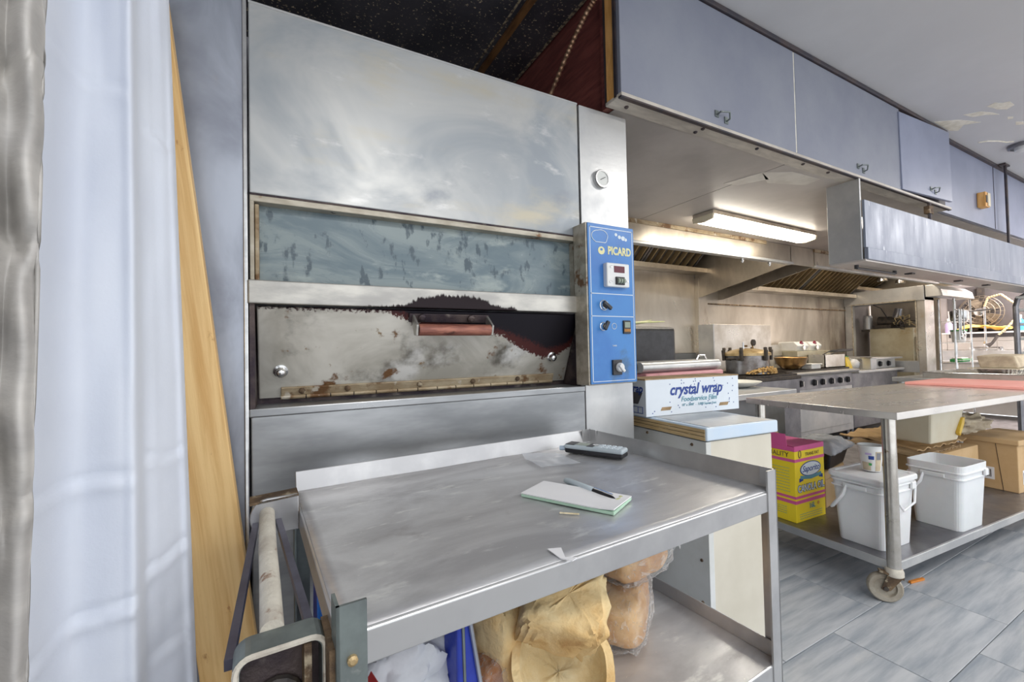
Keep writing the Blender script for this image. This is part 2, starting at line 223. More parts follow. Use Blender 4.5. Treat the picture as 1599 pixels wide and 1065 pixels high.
# ------------------------------------------------------------------ mesh helpers
class MB:
    def __init__(s): s.v = []; s.f = []
    def add(s, vs, fs): k = len(s.v); s.v += [tuple(v) for v in vs]; s.f += [tuple(i + k for i in f) for f in fs]; return s
    def box(s, x0, x1, y0, y1, z0, z1):
        return s.add([(x0, y0, z0), (x1, y0, z0), (x1, y1, z0), (x0, y1, z0), (x0, y0, z1), (x1, y0, z1), (x1, y1, z1), (x0, y1, z1)],
                     [(0, 3, 2, 1), (4, 5, 6, 7), (0, 1, 5, 4), (1, 2, 6, 5), (2, 3, 7, 6), (3, 0, 4, 7)])
    def bar(s, p, q, a, b, upv=(0, 0, 1)):          # rectangular bar from p to q, widths a (side) and b (up)
        p = Vector(p); q = Vector(q); d = (q - p).normalized(); u = Vector(upv)
        if abs(d.dot(u)) > .95: u = Vector((1, 0, 0))
        x = d.cross(u).normalized()*a/2; y = x.cross(d).normalized()*b/2
        vs = [c + i*x + j*y for c in (p, q) for i, j in ((-1, -1), (1, -1), (1, 1), (-1, 1))]
        return s.add(vs, [(0, 3, 2, 1), (4, 5, 6, 7), (0, 1, 5, 4), (1, 2, 6, 5), (2, 3, 7, 6), (3, 0, 4, 7)])
    def prism(s, pts, vec):                          # polygon extruded along vec
        n = len(pts); pts = [Vector(p) for p in pts]; vec = Vector(vec)
        fs = [tuple(range(n))[::-1], tuple(range(n, 2*n))] + [(i, (i+1) % n, n + (i+1) % n, n + i) for i in range(n)]
        return s.add(pts + [p + vec for p in pts], fs)
    def tube(s, pts, r, n=10, close=False):
        pts = [Vector(p) for p in pts]; m = len(pts); rs = r if isinstance(r, (list, tuple)) else [r]*m
        vs = []; prev = None
        for i, p in enumerate(pts):
            d = (pts[(i+1) % m] - pts[i-1]) if close else (pts[min(i+1, m-1)] - pts[max(i-1, 0)])
            d.normalize()
            if prev is None: prev = d.orthogonal().normalized()
            prev = (prev - d*prev.dot(d)).normalized(); q = d.cross(prev)
            for k in range(n):
                a = 2*math.pi*k/n; vs.append(p + rs[i]*(math.cos(a)*prev + math.sin(a)*q))
        fs = [(i*n + k, i*n + (k+1) % n, ((i+1) % m)*n + (k+1) % n, ((i+1) % m)*n + k) for i in range(m if close else m-1) for k in range(n)]
        if not close: fs += [tuple(range(n))[::-1], tuple(range((m-1)*n, m*n))]
        return s.add(vs, fs)
    def cyl(s, p, q, r, r1=None, n=20): return s.tube([p, q], [r, r if r1 is None else r1], n)
    def lathe(s, prof, c=(0, 0, 0), n=28, ax='z', sx=1, sy=1):
        vs = []; m = len(prof)
        for r, h in prof:
            for k in range(n):
                a = 2*math.pi*k/n; x, y = r*math.cos(a)*sx, r*math.sin(a)*sy
                p = (x, y, h) if ax == 'z' else ((x, -h, y) if ax == '-y' else (-h, x, y))
                vs.append((c[0]+p[0], c[1]+p[1], c[2]+p[2]))
        fs = [(i*n + k, i*n + (k+1) % n, (i+1)*n + (k+1) % n, (i+1)*n + k) for i in range(m-1) for k in range(n)]
        if prof[0][0] > 1e-5: fs.append(tuple(range(n))[::-1])
        if prof[-1][0] > 1e-5: fs.append(tuple(range((m-1)*n, m*n)))
        return s.add(vs, fs)
    def grid(s, fn, nu, nv):
        vs = [fn(i/nu, j/nv) for j in range(nv+1) for i in range(nu+1)]
        return s.add(vs, [(j*(nu+1)+i, j*(nu+1)+i+1, (j+1)*(nu+1)+i+1, (j+1)*(nu+1)+i) for j in range(nv) for i in range(nu)])
    def build(s, name, mt, parent=None, bev=0, seg=2, smooth=False, solid=0, loc=None, rot=None, sub=0):
        me = bpy.data.meshes.new(name); me.from_pydata(s.v, [], s.f); me.update()
        import bmesh
        bm = bmesh.new(); bm.from_mesh(me); bmesh.ops.remove_doubles(bm, verts=bm.verts, dist=1e-6); bmesh.ops.recalc_face_normals(bm, faces=bm.faces); bm.to_mesh(me); bm.free()
        me.materials.append(M[mt] if isinstance(mt, str) else mt)
        o = bpy.data.objects.new(name, me); col.objects.link(o)
        if parent: o.parent = parent
        if loc: o.location = loc
        if rot: o.rotation_euler = rot
        if solid:
            md = o.modifiers.new('thickness', 'SOLIDIFY'); md.thickness = solid; md.offset = 0
        if sub: md = o.modifiers.new('subdivide', 'SUBSURF'); md.levels = sub; md.render_levels = sub
        if bev:
            md = o.modifiers.new('bevel', 'BEVEL'); md.width = bev; md.segments = seg; md.limit_method = 'ANGLE'; md.angle_limit = R(40)
        if smooth:
            for p in me.polygons: p.use_smooth = True
            if bev == 0 and not sub and not solid:
                try: me.set_sharp_from_angle(angle=R(45))
                except Exception: pass
        return o
def B(*a): return MB().box(*a)
def tag(o, label, cat, group=None, kind=None):
    o['label'] = label; o['category'] = cat
    if group: o['group'] = group
    if kind: o['kind'] = kind
    return o
def struct(o, label=None):
    o['kind'] = 'structure'
    if label: o['label'] = label
    return o
def thing(name, label, cat, loc=(0, 0, 0), rz=0, group=None):
    o = bpy.data.objects.new(name, None); o.empty_display_size = .05; col.objects.link(o); o.location = loc; o.rotation_euler = (0, 0, R(rz)); return tag(o, label, cat, group)
def dup(o, parent=None):
    c = o.copy(); col.objects.link(c); c.parent = parent
    for ch in list(o.children): dup(ch, c)
    return c
def text(s, size, mt, parent, loc, face='-y', shear=0, align='CENTER', sx=1, bold=0, name='lettering', tilt=0):
    cu = bpy.data.curves.new('t', 'FONT'); cu.body = s; cu.size = size; cu.shear = shear; cu.align_x = align; cu.align_y = 'CENTER'; cu.extrude = .0004; cu.offset = bold; cu.resolution_u = 3
    to = bpy.data.objects.new('t', cu); col.objects.link(to)
    me = bpy.data.meshes.new_from_object(to.evaluated_get(bpy.context.evaluated_depsgraph_get())); me.name = name
    bpy.data.objects.remove(to); me.materials.clear(); me.materials.append(M[mt])
    o = bpy.data.objects.new(name, me); col.objects.link(o); o.parent = parent; o.location = loc
    o.rotation_euler = {'-y': (R(90), R(tilt), 0), '-x': (R(90), 0, R(-90)), 'z': (0, 0, R(tilt))}[face]; o.scale = (sx, 1, 1); return o
def lump(c, r, amp=.1, fr=3, n=16, seed=0, pw=1.0, ridge=0):     # superellipsoid with noise; pw<1 gives boxier shapes
    vs = []; fs = []; m = n
    for j in range(m+1):
        ph = -math.pi/2 + math.pi*j/m
        for i in range(2*n):
            th = 2*math.pi*i/(2*n)
            f = lambda x: math.copysign(abs(x)**pw, x)
            d = Vector((f(math.cos(ph))*f(math.cos(th)), f(math.cos(ph))*f(math.sin(th)), f(math.sin(ph))))
            k = 1 + amp*N.noise(d*fr + Vector((seed*3.1, seed*1.7, seed))) + ridge*abs(N.noise(Vector((d.x*9, d.y*2.5, d.z*2)) + Vector((seed, 0, 0))))
            vs.append((c[0]+r[0]*d.x*k, c[1]+r[1]*d.y*k, c[2]+r[2]*d.z*k))
    fs = [(j*2*n+i, j*2*n+(i+1) % (2*n), (j+1)*2*n+(i+1) % (2*n), (j+1)*2*n+i) for j in range(m) for i in range(2*n)]
    return MB().add(vs, fs)

# ------------------------------------------------------------------ the setting
XMAX = 10.4
fl = struct(B(-1.6, XMAX, -1.8, 3.6, -.06, -.012).build('floor', 'grout'), 'floor of large grey stone-look tiles')
TL, TW, G = .69, .345, .0028
tm = None
for r in range(-4, 4):
    y0 = .652 + r*TW
    for k in range(-3, 6):
        x0 = 2.398 + k*TL + (0 if r % 2 else -TL/2)
        if tm is None:
            o = B(G/2, TL-G/2, G/2, TW-G/2, -.012, 0).build('floor_tile', 'tile', fl, bev=.0012, seg=1); tm = o.data
        else:
            o = bpy.data.objects.new('floor_tile', tm); col.objects.link(o); o.parent = fl
            md = o.modifiers.new('bevel', 'BEVEL'); md.width = .0012; md.segments = 1
        o.location = (x0, y0, random.uniform(-.0012, 0))
        
ce = struct(B(-1.6, XMAX, -1.8, 3.6, 2.75, 2.80).build('ceiling', 'ceiling'), 'grey painted ceiling with flaking patches')
def patch(name, pts, mt, parent, z=2.7485, t=.0015):
    return MB().prism([(x, y, z) for x, y in pts], (0, 0, t)).build(name, mt, parent)
patch('flaked_patch', [(4.02, 1.20), (4.14, 1.11), (4.33, 1.05), (4.27, 1.12), (4.35, 1.17), (4.29, 1.20)], 'plaster', ce)
patch('flaked_patch', [(4.08, 1.07), (4.13, 1.0), (4.22, .97), (4.30, .955), (4.22, 1.0), (4.18, 1.05)], 'plaster', ce)
patch('flaked_patch', [(4.08, .96), (4.06, .92), (4.11, .90), (4.13, .87), (4.22, .87), (4.25, .91), (4.19, .94), (4.15, .945)], 'plaster', ce)
patch('flaked_patch', [(4.40, .94), (4.43, .92), (4.47, .93), (4.45, .95)], 'plaster', ce)
patch('flaked_patch', [(4.55, .935), (4.60, .91), (4.66, .92), (4.62, .95)], 'plaster', ce)
MB().tube([(4.75, 1.17, 2.748), (4.78, 1.13, 2.747), (4.86, 1.09, 2.747), (4.94, 1.07, 2.747), (4.98, 1.04, 2.747)], .005, 6).build('ceiling_crack', 'plaster', ce)
struct(B(-1.6, 1.19, 1.235, 2.60, 2.738, 2.749).build('ceiling_over_oven', 'black_ceiling'), 'black painted ceiling board flecked with dust above the oven')
cb = bpy.data.objects['ceiling_over_oven']
B(.955, .985, 1.25, 2.6, 2.722, 2.74).build('batten', 'brown_strip', cb)
B(.925, .935, 1.25, 2.6, 2.737, 2.7405).build('dust_line', 'dust', cb)
B(1.172, 1.186, 1.25, 2.6, 2.735, 2.7405).build('dust_line', 'dust', cb)
struct(B(-1.6, 1.30, 2.60, 2.66, 0, 2.75).build('wall_behind_oven', 'wall_dark'))
struct(B(-1.66, -1.6, -1.8, 2.66, 0, 2.8).build('wall_left', 'wall_grey'))
wb = struct(B(1.2, 8.6, 3.47, 3.53, 0, 2.75).build('wall_back', 'wall_grey'), 'back wall clad in stained stainless sheets')
for x0, x1, z0, z1, mt in ((1.3, 4.34, 1.15, 2.1, 'wall_steel'), (4.50, 7.8, .86, 1.733, 'wall_steel'), (4.50, 7.8, 1.739, 2.0, 'wall_steel'), (1.3, 4.34, .05, 1.146, 'lower_dark'), (4.5, 7.8, .05, .855, 'lower_dark')):
    B(x0, x1, 3.455, 3.47, z0, z1).build('cladding_sheet', mt, wb, bev=.002)
B(4.34, 4.50, 3.40, 3.47, 0, 2.03).build('corner_post', 'steel_warm', wb, bev=.004)
B(4.5, 7.8, 3.44, 3.456, 1.730, 1.745).build('seam_trim', 'rust', wb)
wf = struct(B(XMAX, XMAX+.06, -1.8, 3.6, 0, 2.8).build('wall_far', 'wall_tile'), 'far wall with white tiles behind the sink')
for j in range(3):
    for i in range(7): B(XMAX-.012, XMAX, 1.25+i*.30+.003, 1.25+i*.30+.297, .92+j*.15+.002, .92+j*.15+.148).build('wall_tile', 'wall_tile', wf, bev=.002, seg=1)
B(XMAX-.02, XMAX, 1.2, 3.4, 1.372, 2.3).build('wall_panel', 'wall_grey', wf)
struct(B(8.6, XMAX, 3.47, 3.53, 0, 2.8).build('wall_back_far', 'wall_tile'))

# ------------------------------------------------------------------ deck oven
ov = thing('deck_oven', 'large stainless pizza deck oven with a stained drop-down door and blue control panel', 'oven', (0, 1.31, 0))
B(-.46, 1.26, .15, .98, .08, 2.16).build('body', 'steel_dark', ov)
B(-.46, -.078, -.0, .02, .10, 2.162).build('side_panel', 'oven_side', ov, bev=.003)
B(-.080, -.070, -.006, .02, .10, 2.163).build('edge_trim', 'chrome', ov, bev=.002)
tp = B(0, 1.078, 0, .02, 0, .512).build('upper_panel', 'oven_top', ov, bev=.003, loc=(-.066, 0, 1.65))
B(-.066, 1.012, -.001, .02, 2.158, 2.164).build('top_edge', 'steel', ov)
# window recess
fr = MB(); fr.box(-.066, 1.012, .0, .055, 1.628, 1.648); fr.box(-.066, -.056, 0, .055, 1.418, 1.63); fr.box(1.0, 1.012, 0, .055, 1.418, 1.63)
fr.build('window_frame', 'frame', ov, bev=.002)
B(-.066, 1.012, -.0015, .003, 1.644, 1.650).build('window_trim', 'burnt', ov, bev=.002)
B(-.056, 1.0, .036, .042, 1.418, 1.63).build('window_glass', 'glass', ov)
MB().box(-.055, -.045, .01, .037, 1.42, 1.625).build('glass_retainer', 'hinge', ov, bev=.002)
MB().box(.985, .999, .012, .037, 1.42, 1.625).build('glass_retainer', 'frame', ov, bev=.002)
B(0, 1.074, -.012, .02, 0, .062).build('cross_bar', 'oven_bar', ov, bev=.003, loc=(-.070, 0, 1.357))
# sloped drop door in its recess
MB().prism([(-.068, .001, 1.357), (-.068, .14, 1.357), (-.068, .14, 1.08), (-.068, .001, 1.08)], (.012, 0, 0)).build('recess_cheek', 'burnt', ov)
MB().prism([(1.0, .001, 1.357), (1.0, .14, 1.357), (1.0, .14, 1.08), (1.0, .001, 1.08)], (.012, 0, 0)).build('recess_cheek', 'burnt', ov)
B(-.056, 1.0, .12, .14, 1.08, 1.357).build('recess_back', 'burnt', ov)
dr = B(0, 1.05, 0, .012, 0, 1).build('door', 'door_steel', ov, bev=.004, loc=(-.052, .108, 1.098), rot=(R(22), 0, 0)); dr.scale = (1, 1, .272)
def dpt(x, z, off=0):   # door-local helper (door local z is 0..1)
    return (x, -off, z)
def dpart(mb, name, mt, **k):
    o = mb.build(name, mt, dr, **k); o.scale = (1, 1, 1/.272); return o
o = dpart(B(.055, .99, -.006, 0, .008, .034), 'hinge_strip', 'hinge', bev=.002)
for x in (.11, .235, .46, .65, .83): dpart(MB().lathe([(.009, 0), (.009, .004), (.004, .007), (0, .0075)], (x, -.006, .022), 12, '-y'), 'rivet', 'rust', smooth=True)
hg = MB()
for k in range(14): hg.cyl((.055+k*.0668, -.004, .003), (.055+(k+1)*.0668-.003, -.004, .003), .007, n=10)
dpart(hg, 'piano_hinge', 'hinge', smooth=True)
for x, z in ((.055, .085), (.965, .105)):
    dpart(MB().lathe([(.019, 0), (.019, .004), (.013, .006), (.013, .02), (.009, .024), (0, .025)], (x, 0, z), 20, '-y'), 'door_bolt', 'chrome', smooth=True)
hd = dpart(MB().cyl((.425, -.048, .226), (.665, -.048, .226), .0185, n=20), 'handle', 'copper', smooth=True)
def hpart(mb, name, mt, **k): return mb.build(name, mt, hd, **k)
hpart(MB().box(.405, .675, -.006, 0, .236, .264), 'handle_plate', 'burnt', bev=.002)
for x in (.415, .667): hpart(MB().prism([(x, 0, .262), (x, -.058, .245), (x, -.062, .212), (x, -.04, .205), (x, 0, .24)], (.008, 0, 0)), 'handle_bracket', 'oven_bar', bev=.002)
for x in (.445, .61): hpart(MB().lathe([(.012, 0), (.012, .008), (.006, .012), (0, .012)], (x, -.006, .252), 12, '-y'), 'handle_bolt', 'burnt')
B(-.07, 1.017, -.004, .14, 1.060, 1.082).build('door_sill', 'oven_low', ov, bev=.003)
B(0, 1.083, 0, .02, 0, .95).build('lower_panel', 'oven_low', ov, bev=.003, loc=(-.066, 0, .112))
B(1.021, 1.261, 0, .02, .10, 2.162).build('control_column', 'steel', ov, bev=.003)
B(-.44, 1.24, .06, .9, 0, .08).build('plinth', 'black', ov)
ga = MB().lathe([(.037, 0), (.037, .012), (.034, .016), (.029, .016), (.028, .012)], (1.117, 0, 1.885), 32, '-y').build('pressure_gauge', 'chrome', ov, smooth=True)
MB().lathe([(.029, .0), (.029, .0125)], (1.117, 0, 1.885), 28, '-y').build('dial', 'dial', ga)
MB().bar((1.108, -.0135, 1.880), (1.132, -.0135, 1.893), .002, .003, (0, 1, 0)).build('needle', 'black', ga)
# control box
cb_ = B(.978, 1.208, -.075, 0, 1.088, 1.682).build('control_box', 'frame', ov, bev=.003)
M['zinc2'] = M['oven_bar']
fp = B(.984, 1.206, -.080, -.074, 1.092, 1.680).build('control_face', 'blue', ov, bev=.002)
ln = MB(); yf = -.0806
for x0, x1, z0, z1 in ((.992, 1.199, 1.664, 1.667), (.992, .995, 1.1, 1.667), (1.196, 1.199, 1.1, 1.667), (.992, 1.199, 1.1, 1.102), (.992, 1.199, 1.421, 1.424), (.992, 1.199, 1.338, 1.341)): ln.box(x0, x1, yf, yf+.001, z0, z1)
ln.build('border_line', 'white_print', fp)
def ring2d(cx, cz, pts, r, name, mt): MB().tube([(cx+x, yf, cz+z) for x, z in pts], r, 6, True).build(name, mt, fp)
cl = []
for a in range(40):
    t = 2*math.pi*a/40; k = 1 + .16*abs(math.sin(1.5*t + .4)); cl.append((.034*k*math.cos(t), max(-.020, .024*k*math.sin(t))))
ring2d(1.040, 1.632, cl, .0016, 'cloud_emblem', 'white_print')
MB().prism([(1.046+.016*math.cos(a/6*math.pi), yf, 1.582+.015*math.sin(a/6*math.pi)) for a in range(12)], (0, .001, 0)).build('round_emblem', 'yellow_print', fp)
MB().prism([(1.046+.006*math.cos(a/4*math.pi), yf-.0006, 1.586+.005*math.sin(a/4*math.pi)) for a in range(8)], (0, .0007, 0)).build('emblem_eye', 'blue', fp)
text('PICARD', .041, 'yellow_print', fp, (1.133, yf, 1.584), bold=.0016, sx=.80)
for x, z, s in ((1.118, 1.648, .007), (1.135, 1.640, .008), (1.153, 1.637, .010), (1.166, 1.633, .007)): MB().prism([(x+s*math.cos(a/4*math.pi), yf, z+s*.9*math.sin(a/4*math.pi)) for a in range(8)], (0, .001, 0)).build('worn_print', 'white_print', fp)
tb = B(1.052, 1.160, -.102, -.078, 1.447, 1.535).build('timer_box', 'white_plastic', fp, bev=.004)
B(1.085, 1.135, -.1035, -.101, 1.500, 1.524).build('display', 'red_lcd', tb)
B(1.090, 1.132, -.108, -.101, 1.455, 1.484).build('thumbwheel', 'black', tb, bev=.002)
for x in (1.099, 1.111, 1.123): MB().cyl((x-.004, -.108, 1.469), (x+.004, -.108, 1.469), .010, n=12).build('digit_wheel', 'lcd', tb)
for x, z in ((1.066, 1.465), (1.148, 1.470), (1.07, 1.520)): MB().lathe([(.004, 0), (.004, .004), (0, .005)], (x, -.102, z), 10, '-y').build('screw', 'chrome', tb)
def knob(x, z, r, a):
    k = MB().lathe([(r*1.15, 0), (r*1.15, .003), (r, .004), (r*.85, .012), (0, .012)], (x, -.080, z), 24, '-y').build('selector_knob', 'chrome', fp, smooth=True)
    dx, dz = r*1.5*math.cos(R(a)), r*1.5*math.sin(R(a))
    MB().bar((x-dx*.7, -.098, z-dz*.7), (x+dx, -.098, z+dz), .014, .012, (0, 1, 0)).build('pointer', 'black', k, bev=.003)
knob(1.050, 1.380, .017, -35); knob(1.045, 1.302, .014, 60)
o = B(1.140, 1.176, -.086, -.078, 1.275, 1.325).build('thermostat', 'black', fp, bev=.002)
B(1.145, 1.171, -.0872, -.085, 1.298, 1.319).build('display', 'lcd', o); text('8888', .016, 'orange_print', o, (1.158, -.0868, 1.287))
MB().tube([(1.098+.011*math.cos(a/8*math.pi), yf, 1.303+.011*math.sin(a/8*math.pi)) for a in range(16)], .0012, 5, True).build('round_print', 'white_print', fp)
text('TIMER', .008, 'white_print', fp, (1.098, yf, 1.230))
o = B(1.082, 1.126, -.088, -.078, 1.122, 1.178).build('power_switch', 'black', fp, bev=.002)
MB().lathe([(.017, 0), (.017, .008), (.014, .012), (0, .012)], (1.112, -.088, 1.150), 20, '-y').build('switch_knob', 'white_plastic', o, smooth=True)
MB().bar((1.100, -.103, 1.160), (1.122, -.103, 1.134), .012, .010, (0, 1, 0)).build('switch_lever', 'white_plastic', o, bev=.003)
# flexible conduit behind the oven top
pts = [Vector((1.1, 1.272, 2.60)), Vector((1.1, 1.34, 2.578)), Vector((1.1, 1.42, 2.535)), Vector((1.1, 1.50, 2.478)), Vector((1.1, 1.60, 2.40)), Vector((1.1, 1.72, 2.30)), Vector((1.1, 1.82, 2.19))]
cp = []; rr = []
for i in range(len(pts)-1):
    for k in range(22): cp.append(pts[i].lerp(pts[i+1], k/22)); rr.append(.0105 if (k//2) % 2 else .0082)
tag(MB().tube(cp, rr, 10).build('flexible_conduit', 'aluminium', smooth=True), 'ribbed copper-coloured flexible conduit rising behind the oven top', 'conduit')

# ------------------------------------------------------------------ overhead cabinets and soffit
oc = thing('overhead_cabinet', 'row of grey-blue overhead cabinets with wide swing-up doors under the ceiling', 'cabinet', (0, 0, 0))
B(1.195, 1.22, 1.31, 2.6, 2.185, 2.745).build('end_panel', 'red_wood', oc)
B(1.150, 1.195, 1.236, 1.296, 2.19, 2.745).build('end_stile', 'raw_wood', oc)
B(1.164, 1.24, 1.312, 1.34, 2.186, 2.745).build('inner_stile', 'red_wood', oc)
B(1.152, 1.195, 1.297, 1.311, 2.185, 2.745).build('dark_edge', 'dark_edge', oc)
B(1.145, 4.28, 1.235, 1.25, 2.185, 2.745).build('face_board', 'dark_edge', oc)
B(1.145, 4.28, 1.205, 1.24, 2.725, 2.748).build('top_moulding', 'dark_edge', oc, bev=.004)
def latch(parent, x, z, y):
    l = MB(); l.tube([(x-.03, y, z-.006), (x-.03, y-.022, z), (x+.02, y-.03, z+.006), (x+.035, y-.02, z-.016), (x+.035, y, z-.02)], .004, 6); l.box(x-.042, x-.018, y-.004, y, z-.014, z+.014); l.box(x+.022, x+.046, y-.004, y, z-.03, z)
    l.build('wire_handle', 'zinc', parent)
for x0, x1, hx in ((1.150, 2.326, 1.735), (2.334, 3.520, 2.985)):
    d = B(x0, x1, 1.215, 1.235, 2.195, 2.722).build('cabinet_door', 'cab_paint', oc, bev=.003); latch(d, hx, 2.245, 1.215)
B(2.3265, 2.3335, 1.2165, 1.234, 2.2, 2.72).build('gap_filler', 'plaster', oc)
d = B(0, .72, -.02, 0, 2.20, 2.70).build('cabinet_door', 'cab_blue', oc, bev=.003, loc=(3.555, 1.225, 0), rot=(0, R(-1.2), R(-2.0))); d['label'] = 'door hanging ajar'
latch(d, .42, 2.25, -.02)
B(3.522, 3.552, 1.222, 1.236, 2.19, 2.722).build('dark_gap', 'dark_edge', oc)
B(1.145, 4.30, 1.208, 1.30, 2.178, 2.192).build('bottom_edge_strip', 'soffit_strip', oc, bev=.002)
B(1.145, 4.30, 1.209, 1.226, 2.172, 2.180).build('edge_moulding', 'dark_edge', oc)
for x0, x1 in ((1.196, 2.376), (2.382, 4.3), (4.304, 9.0)): B(x0, x1, 1.302, 2.36, 2.182, 2.20).build('bottom_board', 'soffit', oc)
for x, y in ((1.22, 1.262), (1.64, 1.275), (1.645, 1.24), (2.05, 1.25), (2.45, 1.25), (2.7, 1.25)): MB().lathe([(.009, 0), (.009, -.004), (.005, -.008), (0, -.008)], (x, y, 2.179), 10).build('screw', 'dark_edge', oc)
MB().prism([(2.37, 1.42, 2.1805), (2.52, 1.34, 2.1805), (2.78, 1.33, 2.1805), (2.80, 1.42, 2.1805), (2.55, 1.5, 2.1805)], (0, 0, .0014)).build('tape_patch', 'tape', oc)
MB().prism([(2.32, 1.62, 2.1805), (2.37, 1.42, 2.1805), (2.50, 1.46, 2.1805), (2.42, 1.60, 2.1805)], (0, 0, .0014)).build('tape_patch', 'tape', oc)
pn = struct(B(4.30, 9.0, 1.265, 1.29, 2.182, 2.75).build('wall_soffit', 'cab_blue'), 'violet-grey soffit panel')
B(5.45, 5.456, 1.262, 1.266, 2.185, 2.745).build('panel_joint', 'dark_edge', pn)
B(4.30, 9.0, 1.245, 1.27, 2.725, 2.749).build('ceiling_moulding', 'dark_edge', pn)
o = thing('wall_outlet', 'small cream and brown outlet box on the violet soffit panel', 'outlet', (5.08, 1.264, 2.37))
B(-.045, .05, -.05, 0, -.06, .06).build('box', 'raw_wood', o, bev=.004); B(-.005, .05, -.056, -.05, -.055, .055).build('plate', 'bin', o, bev=.003); B(-.04, -.012, -.054, -.05, -.03, .03).build('slot', 'black', o)
o = thing('ceiling_detector', 'round white detector on the cracked grey ceiling', 'detector', (5.12, 1.02, 2.748))
MB().lathe([(.085, 0), (.085, -.02), (.07, -.026), (.068, -.012), (.0, -.012)], n=28).build('ring', 'steel_dark', o, smooth=True)
MB().lathe([(.05, -.012), (.046, -.045), (.03, -.055), (0, -.055)], n=24).build('sensor', 'white_plastic', o, smooth=True)
# ceiling strip light under the soffit
lt = thing('strip_light', 'lit fluorescent strip light under the soffit', 'light', (3.36, 2.05, 2.181), 1.0)
B(-.69, .69, -.085, .085, -.03, 0).build('housing', 'steel_warm', lt, bev=.004)
MB().prism([(-.67, -.082, -.03), (-.67, -.074, -.058), (-.67, 0, -.068), (-.67, .074, -.058), (-.67, .082, -.03)], (1.34, 0, 0)).build('diffuser', 'lamp', lt, bev=.004)
for x in (-.695, .675): MB().prism([(x, -.085, -.028), (x, -.078, -.062), (x, 0, -.074), (x, .078, -.062), (x, .085, -.028)], (.02, 0, 0)).build('end_cap', 'bin', lt)
# hanging steel shelf box
hs = thing('hanging_shelf', 'long stainless shelf box hanging from rods below the soffit', 'shelf', (0, 0, 0))
B(2.94, 2.955, 1.205, 1.375, 1.70, 2.171).build('end_plate', 'steel', hs, bev=.002)
fpn = M['steel_dark']
M['box_front'] = pbr('scuffed_blue_steel', (.30, .33, .40), (.22, .245, .31), 5, (1, 1, .3), .46, .35, .05, 60, rvar=.1, spots=[((.58, .60, .66), 12, .62, .72, (3, 1, .45))])
B(2.955, 4.98, 1.19, 1.203, 1.77, 2.045).build('front_panel', 'box_front', hs, bev=.002)
B(4.985, 8.4, 1.19, 1.203, 1.77, 2.045).build('front_panel', 'box_front', hs, bev=.002)
B(2.955, 8.4, 1.180, 1.20, 1.70, 1.768).build('front_lip', 'box_front', hs, bev=.002)
B(2.945, 8.4, 1.19, 1.372, 1.690, 1.703).build('bottom_plate', 'soffit', hs, bev=.002)
B(2.956, 8.4, 1.36, 1.372, 1.704, 2.04).build('back_panel', 'steel_warm', hs)
MB().tube([(3.05, 1.28, 1.672), (3.55, 1.28, 1.672)], .008, 8).build('grab_rail', 'black', hs)
for x in (3.05, 3.55): MB().cyl((x, 1.28, 1.69), (x, 1.28, 1.668), .011, n=10).build('rail_mount', 'black', hs)
for x in (3.75, 4.6, 5.2): B(x, x+.05, 1.26, 1.30, 1.682, 1.691).build('clip', 'black', hs)
for x in (3.93, 5.56): MB().cyl((x, 1.215, 2.04), (x, 1.215, 2.74 if x > 4.3 else 2.17), .010, n=10).build('hanger_rod', 'dark_edge', hs)
B(3.90, 3.97, 1.205, 1.235, 2.10, 2.15).build('rod_bracket', 'rust', hs); B(5.50, 5.62, 1.20, 1.24, 2.735, 2.747).build('rod_foot', 'dark_edge', hs)

# ------------------------------------------------------------------ extraction hoods
def hood(name, label, x0, x1, zf, zb0, zb1, yb, ym, filt, nb, mt, ends=(0, 1)):
    h = thing(name, label, 'hood', (0, 0, 0))
    B(x0, x1, 2.36, 2.375, zf, 2.18).build('front_panel', 'steel_warm', h, bev=.002)
    B(x0, min(x1, x0+2.05), 2.348, 2.361, 2.15, 2.181).build('rusted_edge', 'hinge', h)
    B(x0, x1, 2.335, 2.39, zf-.012, zf+.012).build('front_lip', 'steel', h, bev=.004)
    B(x0, x1, 2.375, 3.45, 2.62, 2.63).build('top', 'steel_dark', h)
    for xe in [(x0, x1-.012)[e] for e in ends]: MB().prism([(xe, 2.36, zf), (xe, 2.36, 2.18), (xe, 2.38, 2.62), (xe, 3.45, 2.62), (xe, 3.45, zb1), (xe, 3.38, zb1)], (.012, 0, 0)).build('end_panel', 'steel_warm', h)
    B(x0, x1, 2.38, 2.39, 2.18, 2.62).build('inner_panel', 'steel_dark', h)
    B(x0, x1, yb-.10, 3.45, zb0-.05, zb0-.03).build('grease_gutter', 'steel_warm', h, bev=.003); B(x0, x1, yb-.105, yb-.095, zb0-.05, zb0).build('gutter_lip', 'steel_warm', h, bev=.002)
    sy, sz = ym - yb, 2.60 - zb0
    for fx0, fx1 in filt:
        f = MB(); f.bar((fx0, yb, zb0), (fx1, yb, zb0), .03, .03); f.bar((fx0, ym, 2.60), (fx1, ym, 2.60), .03, .03)
        for x in (fx0, fx1): f.bar((x, yb, zb0), (x, ym, 2.60), .025, .025)
        fo = f.build('baffle_filter', 'steel_dark', h)
        MB().prism([(fx0, yb+.03, zb0+.02), (fx1, yb+.03, zb0+.02), (fx1, ym+.03, 2.62), (fx0, ym+.03, 2.62)], (0, .004, .004)).build('filter_back', 'grid', fo)
        n = nb; dx = (fx1-fx0)/n
        for k in range(n):
            x = fx0 + (k+.5)*dx
            MB().bar((x, yb-.005, zb0), (x, ym-.005, 2.60), dx*.46, .012, (0, -1, 1)).build('baffle', mt, fo)
    return h
hood('extraction_hood', 'shallow stainless extraction hood with two short baffle filters beside the oven', 1.9, 4.36, 2.005, 2.12, 1.80, 3.38, 2.85, [(2.55, 3.38), (3.42, 4.2)], 7, 'baffle')
